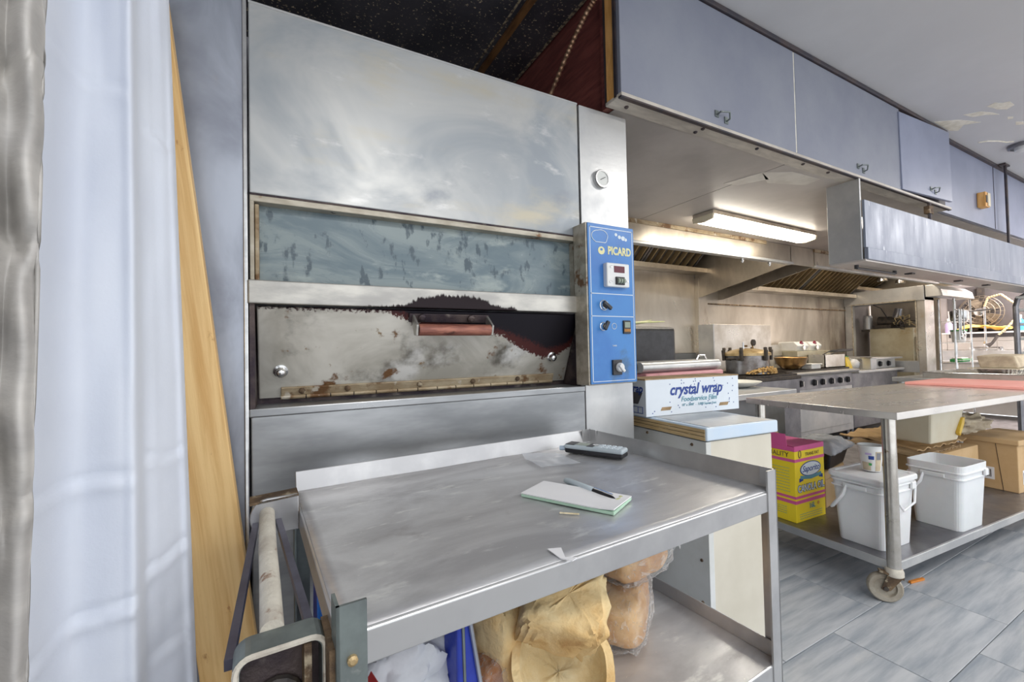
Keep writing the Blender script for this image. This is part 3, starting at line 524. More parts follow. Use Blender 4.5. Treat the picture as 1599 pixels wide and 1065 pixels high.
hood('extraction_hood', 'long stainless extraction hood with dark baffle filters above the ranges', 4.76, 7.77, 2.005, 1.965, 1.79, 3.38, 2.65, [(4.95, 6.32), (6.37, 7.72)], 13, 'baffle', (0,))
hood('extraction_hood', 'end section of the extraction hood above the equipment housing', 7.785, 8.58, 2.03, 2.10, 2.04, 3.38, 2.65, [(7.82, 8.5)], 6, 'baffle', (1,))
h2 = None
bx = tag(B(4.36, 4.76, 2.362, 2.372, 2.0, 2.18).build('joining_panel', 'steel_warm'), 'plain steel panel joining the two hood fronts', 'panel')
for x in (3.6, 4.0): MB().lathe([(.014, 0), (.014, -.02), (.006, -.04), (0, -.04)], (x, 2.36, 1.993), 12).build('drip_bolt', 'chrome', [o for o in col.objects if o.name == 'extraction_hood'][0])
for x, y in ((6.8, 2.58), (7.3, 2.58)):
    o = thing('hood_lamp', 'small spotlight on a bracket under the long hood, ' + ('nearer the strip light' if x < 7.0 else 'nearer the far wall'), 'lamp', (x, y, 2.06))
    MB().cyl((0, 0, .555), (0, 0, .02), .012).build('stem', 'iron', o); MB().lathe([(.02, .03), (.05, -.02), (.055, -.05), (.045, -.05), (0, -.03)]).build('shade', 'chrome', o, smooth=True)

# ------------------------------------------------------------------ cooking line along the back wall
def knobs(parent, xs, y, z, r=.026, mt='black'):
    for x in xs:
        k = MB().lathe([(r*1.15, 0), (r*1.15, .006), (r, .008), (r*.9, .026), (0, .026)], (x, y, z), 18, '-y').build('burner_knob', mt, parent, smooth=True)
        B(x-.005, x+.005, y-.036, y-.024, z-r*.8, z+r*.8).build('knob_grip', 'chrome', k)
def grate(parent, x0, x1, y0, y1, z, nx, ny):
    g = MB()
    for i in range(nx+1): x = x0+(x1-x0)*i/nx; g.box(x-.008, x+.008, y0, y1, z, z+.022)
    for j in range(ny+1): y = y0+(y1-y0)*j/ny; g.box(x0, x1, y-.008, y+.008, z+.002, z+.020)
    g.build('burner_grate', 'iron', parent)
ra = thing('stock_pot_stove', 'low stained steel stove carrying the big pressure cooker', 'stove', (0, 0, 0))
B(3.95, 4.88, 2.60, 3.18, .12, .86).build('body', 'steel_dark', ra, bev=.005); B(3.94, 4.89, 2.585, 3.18, .86, .895).build('top', 'iron', ra, bev=.005)
grate(ra, 3.98, 4.86, 2.62, 3.15, .895, 9, 3)
for x in (4.0, 4.83):
    for y in (2.65, 3.13): MB().cyl((x, y, 0), (x, y, .125), .022).build('leg', 'steel_dark', ra)
r2o = thing('gas_range', 'six-burner steel gas range with black knobs and a rounded front rail', 'range', (0, 0, 0))
B(4.95, 6.40, 2.78, 3.42, .14, .855).build('body', 'steel', r2o, bev=.005)
MB().prism([(4.95, 2.78, .855), (4.95, 2.74, .86), (4.95, 2.70, .875), (4.95, 2.69, .895), (4.95, 2.72, .905), (4.95, 3.42, .905), (4.95, 3.42, .855)], (1.45, 0, 0)).build('front_rail', 'steel', r2o, bev=.004)
B(4.97, 6.38, 2.762, 2.781, .70, .845).build('control_fascia', 'steel_dark', r2o, bev=.003)
B(5.05, 6.30, 2.765, 2.781, .22, .66).build('oven_door', 'steel', r2o, bev=.006); MB().tube([(5.12, 2.765, .62), (5.12, 2.72, .62), (6.23, 2.72, .62), (6.23, 2.765, .62)], .012, 8).build('door_handle', 'chrome', r2o)
knobs(r2o, (5.05, 5.2, 5.48, 5.66, 5.86, 6.06, 6.24), 2.762, .775, .034); grate(r2o, 4.98, 6.37, 2.80, 3.40, .905, 12, 4)
for x in (5.0, 6.35):
    for y in (2.83, 3.37): MB().cyl((x, y, 0), (x, y, .145), .022).build('leg', 'steel_dark', r2o)
gr = thing('griddle', 'flat steel griddle table with two black knobs at the end of the cooking line', 'griddle', (0, 0, 0))
B(6.46, 7.72, 2.80, 3.42, .14, .84).build('body', 'steel_dark', gr, bev=.005); B(6.45, 7.73, 2.72, 3.42, .84, .875).build('front_shelf', 'steel', gr, bev=.008)
B(6.95, 7.72, 2.82, 3.42, .875, 1.0).build('plate_base', 'steel', gr, bev=.004); B(6.93, 7.74, 2.74, 3.42, 1.0, 1.025).build('plate', 'steel', gr, bev=.006)
knobs(gr, (7.25, 7.5), 2.82, .935, .034)
for x in (6.5, 7.68):
    for y in (2.85, 3.37): MB().cyl((x, y, 0), (x, y, .145), .022).build('leg', 'steel_dark', gr)
hp = thing('heat_shield', 'upright scratched steel sheet standing behind the pressure cooker', 'panel', (0, 0, 0))
M['shield'] = pbr('scratched_bright_steel', (.74, .72, .68), (.52, .48, .42), 3, rough=.34, metal=.75, rvar=.1, spots=[((.50, .34, .14), 3, .60, .75)])
B(4.335, 5.43, 3.215, 3.235, .93, 1.475).build('sheet', 'shield', hp, bev=.003); B(4.315, 4.335, 3.20, 3.40, .93, 1.475).build('side_flange', 'steel', hp, bev=.003)
pc = thing('pressure_cooker', 'big sooty pressure cooker with a clamped greasy lid and round gauge', 'pot', (4.36, 2.84, .917))
MB().lathe([(.19, 0), (.205, .012), (.208, .20), (.20, .205)], n=32).build('body', 'pot', pc, smooth=True)
MB().lathe([(.222, .20), (.222, .225), (.20, .238), (.15, .258), (.08, .272), (0, .276)], n=32).build('lid', 'lid_grease', pc, smooth=True)
for k in range(6):
    a = R(k*60+20); x, y = .225*math.cos(a), .225*math.sin(a); MB().bar((x, y, .15), (x*1.03, y*1.03, .26), .03, .03).build('clamp', 'iron', pc, bev=.004); MB().lathe([(.014, .255), (.018, .265), (.016, .285), (0, .287)], (x, y, 0), 10).build('wing_nut', 'iron', pc)
for s in (-1, 1): MB().tube([(.205*s, -.05, .16), (.26*s, -.05, .17), (.26*s, .05, .17), (.205*s, .05, .16)], .011, 8).build('handle', 'iron', pc)
MB().lathe([(.034, 0), (.034, .018), (.028, .02), (0, .02)], (.07, -.02, .335), 22, '-y').build('gauge', 'iron', pc, smooth=True); MB().cyl((.07, -.02, .26), (.07, -.02, .31), .008).build('gauge_stem', 'brass', pc); MB().cyl((-.06, 0, .265), (-.06, 0, .34), .012, .008).build('weight_valve', 'chrome', pc)
MB().tube([(-.03, .0, .30), (.0, 0, .30)], .01, 8).build('valve', 'brass', pc)
fo = MB(); random.seed(3)
for k in range(120):
    a = random.uniform(-2.6, -.5); rr_ = .235+random.uniform(-.02, .03); fo.add(*(lambda l: (l.v, l.f))(lump((rr_*math.cos(a), rr_*math.sin(a), .02+random.random()*.07*math.sin((a+2.9)/2.6*3.14)**2), (.012, .012, .010), .2, 2, 3, k)))
tag(fo.build('spilled_grain', 'food', loc=(4.36, 2.84, .917)), 'crust of yellow-brown food spilled around the pressure cooker', 'food', kind='stuff')
bw = thing('mixing_bowl', 'brown-tarnished metal mixing bowl on the gas range', 'bowl', (5.33, 2.93, .928))
MB().lathe([(.06, 0), (.10, .015), (.15, .07), (.172, .135), (.18, .142), (.176, .146), (.166, .138), (.14, .07), (.09, .022), (0, .016)], n=36).build('bowl', 'brass', bw, smooth=True)
MB().lathe([(.16, .10), (0, .105)], n=24).build('contents', 'pot', bw)
fy = thing('countertop_fryer', 'white double fryer with two maroon knobs on the range back', 'fryer', (6.14, 3.22, .928))
B(-.42, .36, -.16, .16, 0, .21).build('tank', 'greasy_steel', fy, bev=.006)
for x in (-.26, .05):
    h = MB().prism([(x-.13, -.12, .21), (x-.13, -.15, .28), (x-.12, -.10, .33), (x-.12, .10, .33), (x-.13, .12, .21)], (.26, 0, 0)).build('control_head', 'white_plastic', fy, bev=.012)
    MB().lathe([(.035, 0), (.03, .02), (0, .02)], (x, -.115, .308), 4, '-y').build('dial', 'maroon', h); MB().lathe([(.03, 0), (.03, .012), (0, .012)], (x, -.148, .255), 16, '-y').build('switch', 'chrome', h)
fp2 = thing('fry_pan_tank', 'open rectangular steel fry tank with a dark-handled basket on the range', 'fryer', (6.12, 2.92, .928))
f = MB(); f.box(-.24, .24, -.09, -.08, 0, .16); f.box(-.24, .24, .10, .11, 0, .16); f.box(-.24, -.23, -.09, .11, 0, .16); f.box(.23, .24, -.09, .11, 0, .16); f.box(-.24, .24, -.09, .11, 0, .01); f.build('tank', 'shield', fp2)
for y in (-.03, .06): MB().tube([(0, y, .15), (.15, y, .19), (.26, y, .20), (.52, y-.02, .215)], [.006, .006, .014, .014], 8).build('basket_handle', 'black', fp2)
o = thing('food_container', 'small white food container beside the tarnished bowl', 'container', (5.62, 2.86, .928))
MB().prism([(-.10, -.06, 0), (.10, -.06, 0), (.10, .06, 0), (-.10, .06, 0)], (0, 0, .05)).build('tub', 'white_plastic', o, bev=.008); B(-.115, .115, -.07, .07, .05, .062).build('lid', 'white_plastic', o, bev=.003)
o = thing('steel_canister', 'plain upright steel canister behind the tarnished bowl', 'canister', (5.585, 3.31, .928)); B(-.13, .12, -.07, .07, 0, .30).build('body', 'shield', o, bev=.006); B(-.05, .12, -.073, -.068, .05, .16).build('window', 'pot', o)
o = thing('food_packet', 'yellow food packet with a green top leaning on the griddle', 'packet', (6.54, 2.84, .8755), 12)
MB().prism([(-.11, 0, 0), (.09, 0, 0), (.11, .05, .17), (-.07, .05, .18)], (0, .06, 0)).build('pouch', 'packet_yellow', o, bev=.012); MB().prism([(-.075, .049, .14), (.108, .049, .13), (.112, .053, .18), (-.072, .053, .19)], (0, .055, 0)).build('green_top', 'packet_green', o, bev=.006)
o = lump((0, 0, .07), (.08, .08, .07), .2, 3, 10, 4).build('plastic_bundle', 'white_bag', loc=(6.70, 2.90, .880), smooth=True); tag(o, 'crumpled whitish bundle beside the yellow food packet', 'bundle')
o = thing('steel_insert', 'small steel insert pan standing on the griddle shelf', 'pan', (6.82, 2.765, .8755)); MB().prism([(-.07, -.05, 0), (.07, -.05, 0), (.085, -.055, .15), (-.085, -.055, .15)], (0, .10, 0)).build('pan', 'steel', o, bev=.008); B(-.1, .1, -.07, .06, .15, .157).build('rim', 'chrome', o, bev=.002)
# housing at the end of the line
en = thing('equipment_housing', 'stainless end frame with a wide opening at the end of the cooking line', 'frame', (7.80, 0, 0))
B(0, .30, 2.50, 2.585, 0, 2.0).build('post', 'shield', en, bev=.004); B(0, .10, 3.36, 3.452, 0, 2.0).build('post', 'steel', en, bev=.004)
B(-.02, .30, 2.50, 3.452, 1.80, 2.0).build('header', 'steel', en, bev=.004); B(.0, .06, 2.585, 3.36, .80, .96).build('lower_rail', 'steel', en, bev=.004)
B(-.012, -.002, 2.585, 2.60, .96, 1.80).build('opening_trim', 'frame', en); B(-.012, -.002, 3.345, 3.36, .96, 1.80).build('opening_trim', 'frame', en); B(-.026, -.019, 2.585, 3.36, 1.80, 1.815).build('opening_trim', 'frame', en)
MB().prism([(.02, 2.50, 1.84), (.02, 2.50, 2.0), (.02, 2.42, 2.0), (.02, 2.34, 1.93), (.02, 2.32, 1.84)], (1.15, 0, 0)).build('side_canopy', 'steel', en, bev=.004)
B(.84, .86, 2.60, 3.452, 0, 2.02).build('rear_panel', 'steel_warm', en)
mc = thing('motor_cabinet', 'grease-stained steel box holding a motor and tangled wires behind the end frame', 'machine', (8.20, 3.02, 0))
B(0, .36, -.25, .28, .10, 1.44).build('cabinet', 'greasy_steel', mc, bev=.008); B(.02, .32, .02, .24, 1.44, 1.50).build('motor_bed', 'iron', mc, bev=.006)
for x in (.04, .32):
    for y in (-.21, .24): MB().cyl((x, y, 0), (x, y, .11), .02).build('leg', 'iron', mc)
MB().cyl((.12, .20, 1.56), (.12, -.08, 1.54), .075, n=20).build('motor', 'iron', mc); MB().cyl((.12, -.02, 1.60), (.12, -.05, 1.74), .055, .045).build('gearbox', 'steel_dark', mc)
MB().lathe([(.06, 1.44), (.06, 1.62), (.05, 1.66), (0, 1.66)], (.08, .33, 0), 16).build('capacitor', 'steel', mc); B(.02, .14, .27, .40, 1.40, 1.44).build('capacitor_bracket', 'iron', mc)
B(0.05, .2, -.36, -.25, 1.06, 1.30).build('junction_box', 'steel_warm', mc, bev=.004); MB().cyl((.1, -.30, .10), (.1, -.30, 1.07), .03).build('pipe', 'steel', mc)
random.seed(11)
for k in range(8):
    p = Vector((.05, -.02-random.random()*.12, 1.50)); pts = [p.copy()]
    for j in range(8): p = p + Vector((random.uniform(-.03, .03), random.uniform(-.065, .02), random.uniform(-.07, .035) if j > 2 else random.uniform(0, .06))); p.y = max(p.y, -.40); pts.append(p.copy())
    MB().tube(pts, .007, 6).build('loose_wire', 'wire' if k % 3 else 'wire_dark', mc)
MB().tube([(.0, .05, 1.60), (-.12, .08, 1.75), (-.30, .10, 1.79)], .007, 6).build('power_cord', 'wire_dark', mc)
cs = thing('wire_shelf_unit', 'narrow chrome wire shelf unit hung with utensils beside the end frame', 'shelf', (8.55, 2.42, 0))
for x in (-.30, .30):
    for y in (-.08, .08): MB().cyl((x, y, 0), (x, y, 1.82), .012, n=10).build('post', 'chrome', cs)
for z in (.62, .92, 1.20, 1.50):
    g = MB()
    for k in range(6): g.cyl((-.30, -.08+k*.032, z), (.30, -.08+k*.032, z), .004, n=6)
    g.cyl((-.30, -.08, z+.03), (.30, -.08, z+.03), .005, n=6); g.build('wire_shelf', 'chrome', cs)
MB().cyl((-.31, -.095, 1.66), (.31, -.095, 1.66), .007, n=8).build('utensil_rail', 'chrome', cs)
for i, (x, z, l, lab) in enumerate(((8.29, 1.66, .42, 'long steel tongs hanging first on the wire shelf rail'), (8.37, 1.66, .34, 'steel ladle hanging second on the wire shelf rail'), (8.46, 1.66, .30, 'steel skimmer hanging third on the wire shelf rail'))):
    o = thing('hanging_utensil', lab, 'utensil', (x, 2.305, z)); MB().tube([(0, .018, .012), (0, 0, .012), (0, 0, -l)], .007, 8).build('handle', 'chrome', o)
    if i == 0: MB().tube([(.03, .0, 0), (.05, 0, -l*.6), (.01, 0, -l)], .007, 8).build('arm', 'chrome', o)
    else: lump((0, -.005, -l-.03), (.04, .015, .042), 0, 1, 8).build('scoop', 'chrome', o, smooth=True)
o = thing('saucepan', 'steel saucepan on the upper wire shelf', 'pan', (8.70, 2.42, 1.507)); MB().lathe([(.09, 0), (.105, .02), (.11, .15), (.12, .155), (.105, .15), (.09, .02), (0, .015)]).build('pan', 'chrome', o, smooth=True); MB().tube([(0.08, -.08, .14), (.10, -.22, .15), (.12, -.32, .16)], .010, 8).build('handle', 'chrome', o)
o = thing('plastic_tub', 'white tub with green lid on the middle wire shelf', 'tub', (8.66, 2.42, 1.207)); MB().lathe([(.07, 0), (.085, .16), (0, .16)]).build('tub', 'white_plastic', o); MB().lathe([(.09, .16), (.09, .18), (0, .18)]).build('lid', 'packet_green', o)
o = thing('scrub_tray', 'green scrubbing tray on a low wire shelf', 'tray', (8.62, 2.41, .927)); B(-.12, .16, -.07, .07, 0, .04).build('tray', 'packet_green', o, bev=.008); B(-.10, .14, -.055, .055, .04, .06).build('pad', 'wall_tile', o, bev=.008)
# sink wall
sk = thing('wash_sink', 'stainless wash-up sink with a raised splashback on the far wall', 'sink', (9.75, 2.2, 0))
B(.56, .62, -1.0, 1.0, .70, 1.06).build('splashback', 'steel', sk, bev=.006); B(-.05, .58, -1.0, 1.0, .86, .90).build('rim', 'steel', sk, bev=.01); B(-.04, .55, -.98, .98, .56, .86).build('basin', 'steel', sk, bev=.01)
for y in (-.95, .95):
    for x in (0, .5): MB().cyl((x, y, 0), (x, y, .57), .02).build('leg', 'steel', sk)
ft = thing('spray_faucet', 'pre-rinse spray faucet with a coiled hose over the sink', 'faucet', (10.20, 2.53, 1.061))
MB().cyl((0, .14, .04), (0, -.14, .04), .025).build('mixer_body', 'chrome', ft); MB().cyl((0, 0, .0), (0, 0, .72), .016).build('riser', 'chrome', ft)
for y in (-.16, .16): k = MB().lathe([(.035, 0), (.04, .03), (.03, .06), (0, .065)], (0, y, 0), 14).build('tap_handle', 'chrome', ft)
hp_ = [Vector((0, 0, .72)), Vector((-.02, -.05, .86)), Vector((-.05, -.2, .90)), Vector((-.06, -.36, .72)), Vector((-.06, -.38, .55)), Vector((-.08, -.26, .36)), Vector((-.1, -.16, .24))]
cp = []
for i in range(len(hp_)-1):
    for k in range(10): cp.append(hp_[i].lerp(hp_[i+1], k/10))
MB().tube(cp, [.018 if k % 2 else .013 for k in range(len(cp))], 8).build('spring_hose', 'wire', ft); MB().tube([(-.1, -.16, .24), (-.12, -.1, .12), (-.12, -.05, .08)], [.02, .02, .035], 10).build('spray_head', 'iron', ft)
MB().tube([(0, 0, .12), (-.14, -.02, .14), (-.2, -.03, .10)], .012, 8).build('spout', 'chrome', ft)
fn = thing('wall_fan', 'dusty round metal wall fan in a dark opening above the sink', 'fan', (10.30, 2.60, 1.70))
g = MB()
for r_ in (.06, .12, .18, .24, .27): g.tube([(-.06 if r_ < .25 else 0, r_*math.cos(a/16*math.pi), r_*math.sin(a/16*math.pi)) for a in range(32)], .005, 5, True)
for a in range(24): t = a/12*math.pi; g.tube([(-.07, .06*math.cos(t), .06*math.sin(t)), (-.06, .23*math.cos(t), .23*math.sin(t)), (0, .27*math.cos(t), .27*math.sin(t))], .003, 4)
g.build('cage', 'fan_metal', fn)
for k in range(5):
    t = k*2*math.pi/5; u_ = Vector((0, math.cos(t), math.sin(t))); v_ = Vector((0, -math.sin(t), math.cos(t)))
    MB().prism([u_*.06+v_*-.03, u_*.22+v_*-.09, u_*.235+v_*.02, u_*.21+v_*.09+Vector((.03, 0, 0)), u_*.06+v_*.03], (.006, 0, 0)).build('blade', 'fan_metal', fn)
MB().lathe([(.075, -.02), (.07, .06), (.04, .085), (0, .085)], (0, 0, 0), 24, '-x').build('hub', 'chrome', fn, smooth=True)
B(.02, .08, -.40, .40, -.31, -.27).build('frame_bar', 'iron', fn); B(.02, .08, -.04, .04, -.36, .42).build('frame_bar', 'iron', fn); B(.07, .079, -.52, .42, -.42, .44).build('back_plate', 'wall_dark', fn)
o = tag(MB().grid(lambda u, v: (10.18+.12*v, 2.90-.66*u, 1.385+.04*math.sin(u*7)*v+.05*N.noise(Vector((u*6, v*3, 1)))+.02+.06*math.sin(u*math.pi)), 24, 6).build('yellow_cloth', 'yellow_cloth', solid=.012, smooth=True), 'yellow-orange cloth lying along the ledge below the fan', 'cloth')
struct(B(10.16, 10.385, 1.3, 3.1, 1.345, 1.368).build('trim_1', 'wall_tile'), 'white ledge below the fan')
for x, y, c, lab in ((10.25, 2.98, 'bottle_violet', 'pale violet bottle at the left end of the ledge'), (10.25, 2.16, 'bottle_blue', 'blue spray bottle at the right end of the ledge')):
    o = thing('cleaning_bottle', lab, 'bottle', (x, y, 1.369), group='cleaning bottles on the ledge'); MB().lathe([(.045, 0), (.05, .02), (.05, .15), (.02, .19), (.018, .22), (0, .22)], n=18).build('bottle', c, o, smooth=True); MB().lathe([(.022, .2), (.022, .25), (0, .25)], n=12).build('cap', 'white_plastic', o)
rk = thing('drying_rack', 'grey metal rack with pale shelves at the right edge', 'rack', (6.3, 1.30, 0))
MB().tube([(0, .05, 0), (0, .05, 1.55), (.02, .04, 1.62), (.06, 0, 1.655), (.12, -.08, 1.66)], .022, 12).build('upright', 'steel_dark', rk); MB().cyl((.6, .05, 0), (.6, .05, 1.65), .02).build('upright', 'steel_dark', rk)
for z in (1.08, 1.22, 1.36, 1.50, 1.62): B(0.0, .6, -.55, .05, z, z+.025).build('shelf_board', 'dirty_white', rk, bev=.004)
for x in (0, .6): MB().cyl((x, -.53, 0), (x, -.53, 1.65), .02).build('upright', 'steel_dark', rk)
# things behind the oven's right side
ct = thing('work_counter', 'low grey steel counter between the oven and the stoves', 'counter', (0, 0, 0))
B(1.75, 3.3, 1.78, 2.95, .86, .90).build('top', 'steel', ct, bev=.004)
B(1.8, 3.25, 1.84, 2.90, .10, .86).build('cabinet', 'lower_dark', ct, bev=.004)
for x in (1.85, 3.2):
    for y in (1.89, 2.85): B(x-.03, x+.03, y-.03, y+.03, 0, .10).build('foot', 'black', ct)
bk = thing('black_appliance', 'dark rounded countertop appliance partly hidden behind the blue control panel', 'appliance', (2.35, 2.35, .901))
B(-.36, .24, -.12, .22, 0, .47).build('case', 'black', bk, bev=.03, seg=3); B(.205, .25, -.05, .16, .02, .43).build('side_trim', 'steel_dark', bk, bev=.006)
MB().tube([(.05, -.13, .18), (.06, -.16, .16), (.06, -.16, .10), (.05, -.13, .08)], .005, 6).build('handle', 'chrome', bk)
sp = thing('spring_onions', 'pale spring onion stalks lying on the dark appliance', 'vegetable', (2.35, 2.35, 1.372))
random.seed(5)
for k in range(9):
    y = random.uniform(-.08, .1); z = .008+.006*(k % 3); MB().tube([(-.33, y, z), (-.1, y+random.uniform(-.02, .02), z+.01), (.10+random.uniform(-.05, .08), y+random.uniform(-.04, .04), z+.012+random.uniform(0, .035))], [.008, .007, .003], 6).build('stalk', 'green_leaf', sp)
pk = thing('film_dispenser', 'dusty pink plastic dispenser with a grey metal rim behind the wrap box', 'dispenser', (2.20, 1.92, .901), 2)
B(-.36, .36, -.10, .10, 0, .17).build('pink_base', 'pink_tray', pk, bev=.012); MB().tube([(-.37, -.06, .205), (.35, -.06, .205)], .03, 12).build('rim_bar', 'steel', pk, smooth=True); B(-.37, .35, -.06, .10, .17, .235).build('cover', 'steel', pk, bev=.012)
MB().tube([(.22, 0, .235), (.24, 0, .262), (.30, 0, .262), (.32, 0, .235)], .008, 8).build('handle', 'chrome', pk)
o = thing('round_plate', 'shallow oval white plate at the end of the low counter', 'plate', (3.12, 2.16, .901)); MB().lathe([(.10, 0), (.16, .018), (.2, .04), (.205, .045), (.19, .04), (.1, .012), (0, .010)], n=36).build('plate', 'dial', o, smooth=True)

# ------------------------------------------------------------------ white cabinet and wrap carton beside the oven
wc = thing('side_cabinet', 'small white cabinet with a pale blue worktop beside the oven', 'cabinet', (1.345, 1.035, 0), -5)
B(.012, .33, .015, .44, .05, .88).build('body', 'dirty_white', wc, bev=.002); B(.008, .335, .0, .016, .05, .879).build('front_panel', 'beige_paint', wc, bev=.002)
B(-.012, .012, -.004, .44, .05, .879).build('side_sheet', 'dirty_white', wc, bev=.001)
tpw = B(-.015, .36, -.012, .45, .883, .93).build('worktop', 'pale_blue', wc, bev=.006, seg=3); B(-.0165, -.014, -.004, .45, .884, .924).build('worktop_edge', 'ply', tpw)
MB().box(-.017, -.0155, -.004, .45, .898, .900).box(-.017, -.0155, -.004, .45, .911, .913).build('edge_groove', 'rust', tpw)
B(.01, .34, .0, .43, .9302, .9312).build('metal_skin', 'steel', tpw)
for y, z in ((.03, .80), (.06, .86), (.3, .865), (.03, .62), (.03, .45), (.03, .30)): MB().lathe([(.006, 0), (.005, .004), (0, .004)], (-.012, y, z), 10, '-x').build('screw', 'rust', wc)
B(.02, .32, .03, .42, 0, .05).build('plinth', 'black', wc)
cw = thing('wrap_carton', 'white and blue carton of food wrap on the pale blue worktop', 'carton', (1.335, 1.315, .932), -6)
B(0, .53, 0, .14, 0, .155).build('carton', 'carton_white', cw, bev=.002)
B(-.002, .532, .0, .142, .152, .158).build('torn_edge', 'cardboard_dark', cw)
text('crystal wrap', .066, 'navy_print', cw, (.275, -.001, .105), shear=.28, bold=.0016, sx=.92); text('Foodservice Film', .030, 'teal_print', cw, (.29, -.001, .063), shear=.2, bold=.0003); text('18" x 2000\'  -  3,000 Square Feet', .015, 'teal_print', cw, (.29, -.001, .038), shear=.1)
for x in (.105, .435): MB().prism([(x-.03, -.001, .022), (x+.022, -.001, .022), (x+.03, -.001, .036), (x-.022, -.001, .036)], (0, .002, 0)).build('cut_out', 'cardboard_dark', cw)
random.seed(2); dt = MB()
for k in range(46):
    x, z = random.uniform(.015, .515), random.uniform(.01, .148); dt.box(x-.0016, x+.0016, -.0012, .001, z-.0022, z+.0022)
dt.build('printed_dots', 'navy_print', cw)['kind'] = 'stuff'
text('wrap', .05, 'navy_print', cw, (-.001, .07, .115), face='-x', shear=.2, bold=.001); MB().prism([(-.001, .125, .10), (-.001, .02, .10), (-.001, .05, .05), (-.001, .10, .05)], (.001, 0, 0)).build('side_emblem', 'steel_dark', cw)
MB().box(-.0015, 0, .02, .12, .012, .014).box(-.0015, 0, .02, .12, .038, .040).box(-.0015, 0, .02, .022, .012, .04).box(-.0015, 0, .05, .052, .012, .04).box(-.0015, 0, .08, .082, .012, .04).build('bar_code_box', 'navy_print', cw)

# ------------------------------------------------------------------ steel cart in front of the oven
ca = thing('utility_cart', 'stainless two-tier utility cart with a push handle in front of the oven', 'cart', (.495, .857, 0), 2.6)
W, D = .45, .302
t = MB(); nx, ny = 44, 30
def tz(x, y): return .9 + .0022*N.noise(Vector((x*9, y*9, 2))) - .004*math.exp(-((x-.25)**2+(y-.05)**2)/.03)
t.grid(lambda u, v: (-W+2*W*u, -D+2*D*v, tz(-W+2*W*u, -D+2*D*v)), nx, ny); ut = t.build('top_tray', 'tray', ca, smooth=True, solid=.003)
M['lip'] = pbr('tray_lip_steel', (.60, .60, .60), (.46, .46, .47), 5, (1, 1, 1), .33, .75, .0, 60, rvar=.05)
def lip(pts, ext, name='tray_lip', par=None): return MB().prism(pts, ext).build(name, 'lip', par or ut, bev=.0015)
lip([(-W, D, .899), (-W, D+.014, .944), (-W, D+.018, .943), (-W, D+.004, .897)], (2*W, 0, 0))
lip([(W, -D, .899), (W+.010, -D, .944), (W+.014, -D, .943), (W+.004, -D, .897)], (0, 2*D+.014, 0))
lip([(-W, -D, .901), (-W, -D-.004, .898), (-W, -D-.004, .858), (-W, -D, .858), (-W, -D+.015, .855), (-W, -D+.015, .858)], (2*W, 0, 0))
lip([(-W, -D, .901), (-W-.004, -D, .898), (-W-.004, -D, .858), (-W, -D, .858)], (0, 2*D, 0))
lt_ = B(-W, W, -D, D, .527, .53).build('lower_tray', 'tray', ca)
lip([(W-.004, -D, .53), (W-.004, -D, .565), (W, -D, .565), (W, -D, .53)], (0, 2*D, 0), par=lt_); lip([(-W, D-.004, .53), (-W, D-.004, .565), (-W, D, .565), (-W, D, .53)], (2*W, 0, 0), par=lt_)
lip([(-W, -D, .531), (-W, -D-.004, .528), (-W, -D-.004, .492), (-W, -D, .492)], (2*W, 0, 0), par=lt_); lip([(-W, -D, .531), (-W-.004, -D, .528), (-W-.004, -D, .492), (-W, -D, .492)], (0, 2*D, 0), par=lt_)
b2 = B(-W, W, -D, D, .197, .20).build('bottom_tray', 'tray', ca); lip([(-W, -D, .201), (-W, -D-.004, .198), (-W, -D-.004, .16), (-W, -D, .16)], (2*W, 0, 0), par=b2)
for sx in (-1, 1):
    for sy in (-1, 1):
        x, y = sx*(W+.006), sy*(D+.006); a = .034; top = (.935 if sy < 0 else .90) if sx < 0 else .946
        p = MB(); p.box(min(x, x-sx*a), max(x, x-sx*a), min(y, y-sy*.004), max(y, y-sy*.004), .09, top); p.box(min(x, x-sx*.004), max(x, x-sx*.004), min(y, y-sy*a), max(y, y-sy*a), .09, top)
        po = p.build('corner_post', 'zinc' if sx < 0 else 'lip', ca)
        if sx < 0 and sy < 0: MB().lathe([(.006, 0), (.006, .004), (.003, .006), (0, .006)], (x-sx*.017, y, .872), 10, '-y').build('bolt', 'lid_grease', po)
        wx, wy = x-sx*.02, y-sy*.02; k = MB().cyl((wx, wy, .09), (wx, wy, .10), .025).build('caster', 'iron', ca); MB().cyl((wx-.012, wy, .045), (wx+.012, wy, .045), .045).build('wheel', 'wheel', k)
# push handle assembly on the left end
ha = MB().tube([(-.512, .165, .905), (-.515, .0, .90), (-.515, -.10, .893), (-.516, -.225, .886)], .0135, 14).build('push_handle', 'painted_bar', ca, smooth=True)
U = []
for a in range(13): t_ = R(90+15*a); U.append((-.512+.030*math.cos(t_), .036*math.sin(t_)))
MB().prism([(x, .165, .898+z) for x, z in U] + [(-.455, .165, .862), (-.455, .165, .934)], (0, .008, 0)).build('handle_bracket', 'lip', ha, bev=.002)
MB().prism([(-.542, .165, .930), (-.455, .165, .934), (-.455, .165, .930), (-.542, .165, .925)], (0, .05, 0)).build('bracket_flange', 'rust', ha)
def rrect(x0, x1, z0, z1, r, n=5):
    q = []
    for cx, cz, a0 in ((x1-r, z1-r, 0), (x0+r, z1-r, 90), (x0+r, z0+r, 180), (x1-r, z0+r, 270)):
        for k in range(n+1): t_ = R(a0+90*k/n); q.append((cx+r*math.cos(t_), cz+r*math.sin(t_)))
    return q
o1 = rrect(-.556, -.458, .74, .888, .018); o2 = rrect(-.549, -.465, .747, .881, .013); ch = MB(); n_ = len(o1)
vs_ = [(x, y, z) for y in (-.262, -.225) for x, z in o1] + [(x, y, z) for y in (-.262, -.225) for x, z in o2]
fs_ = []
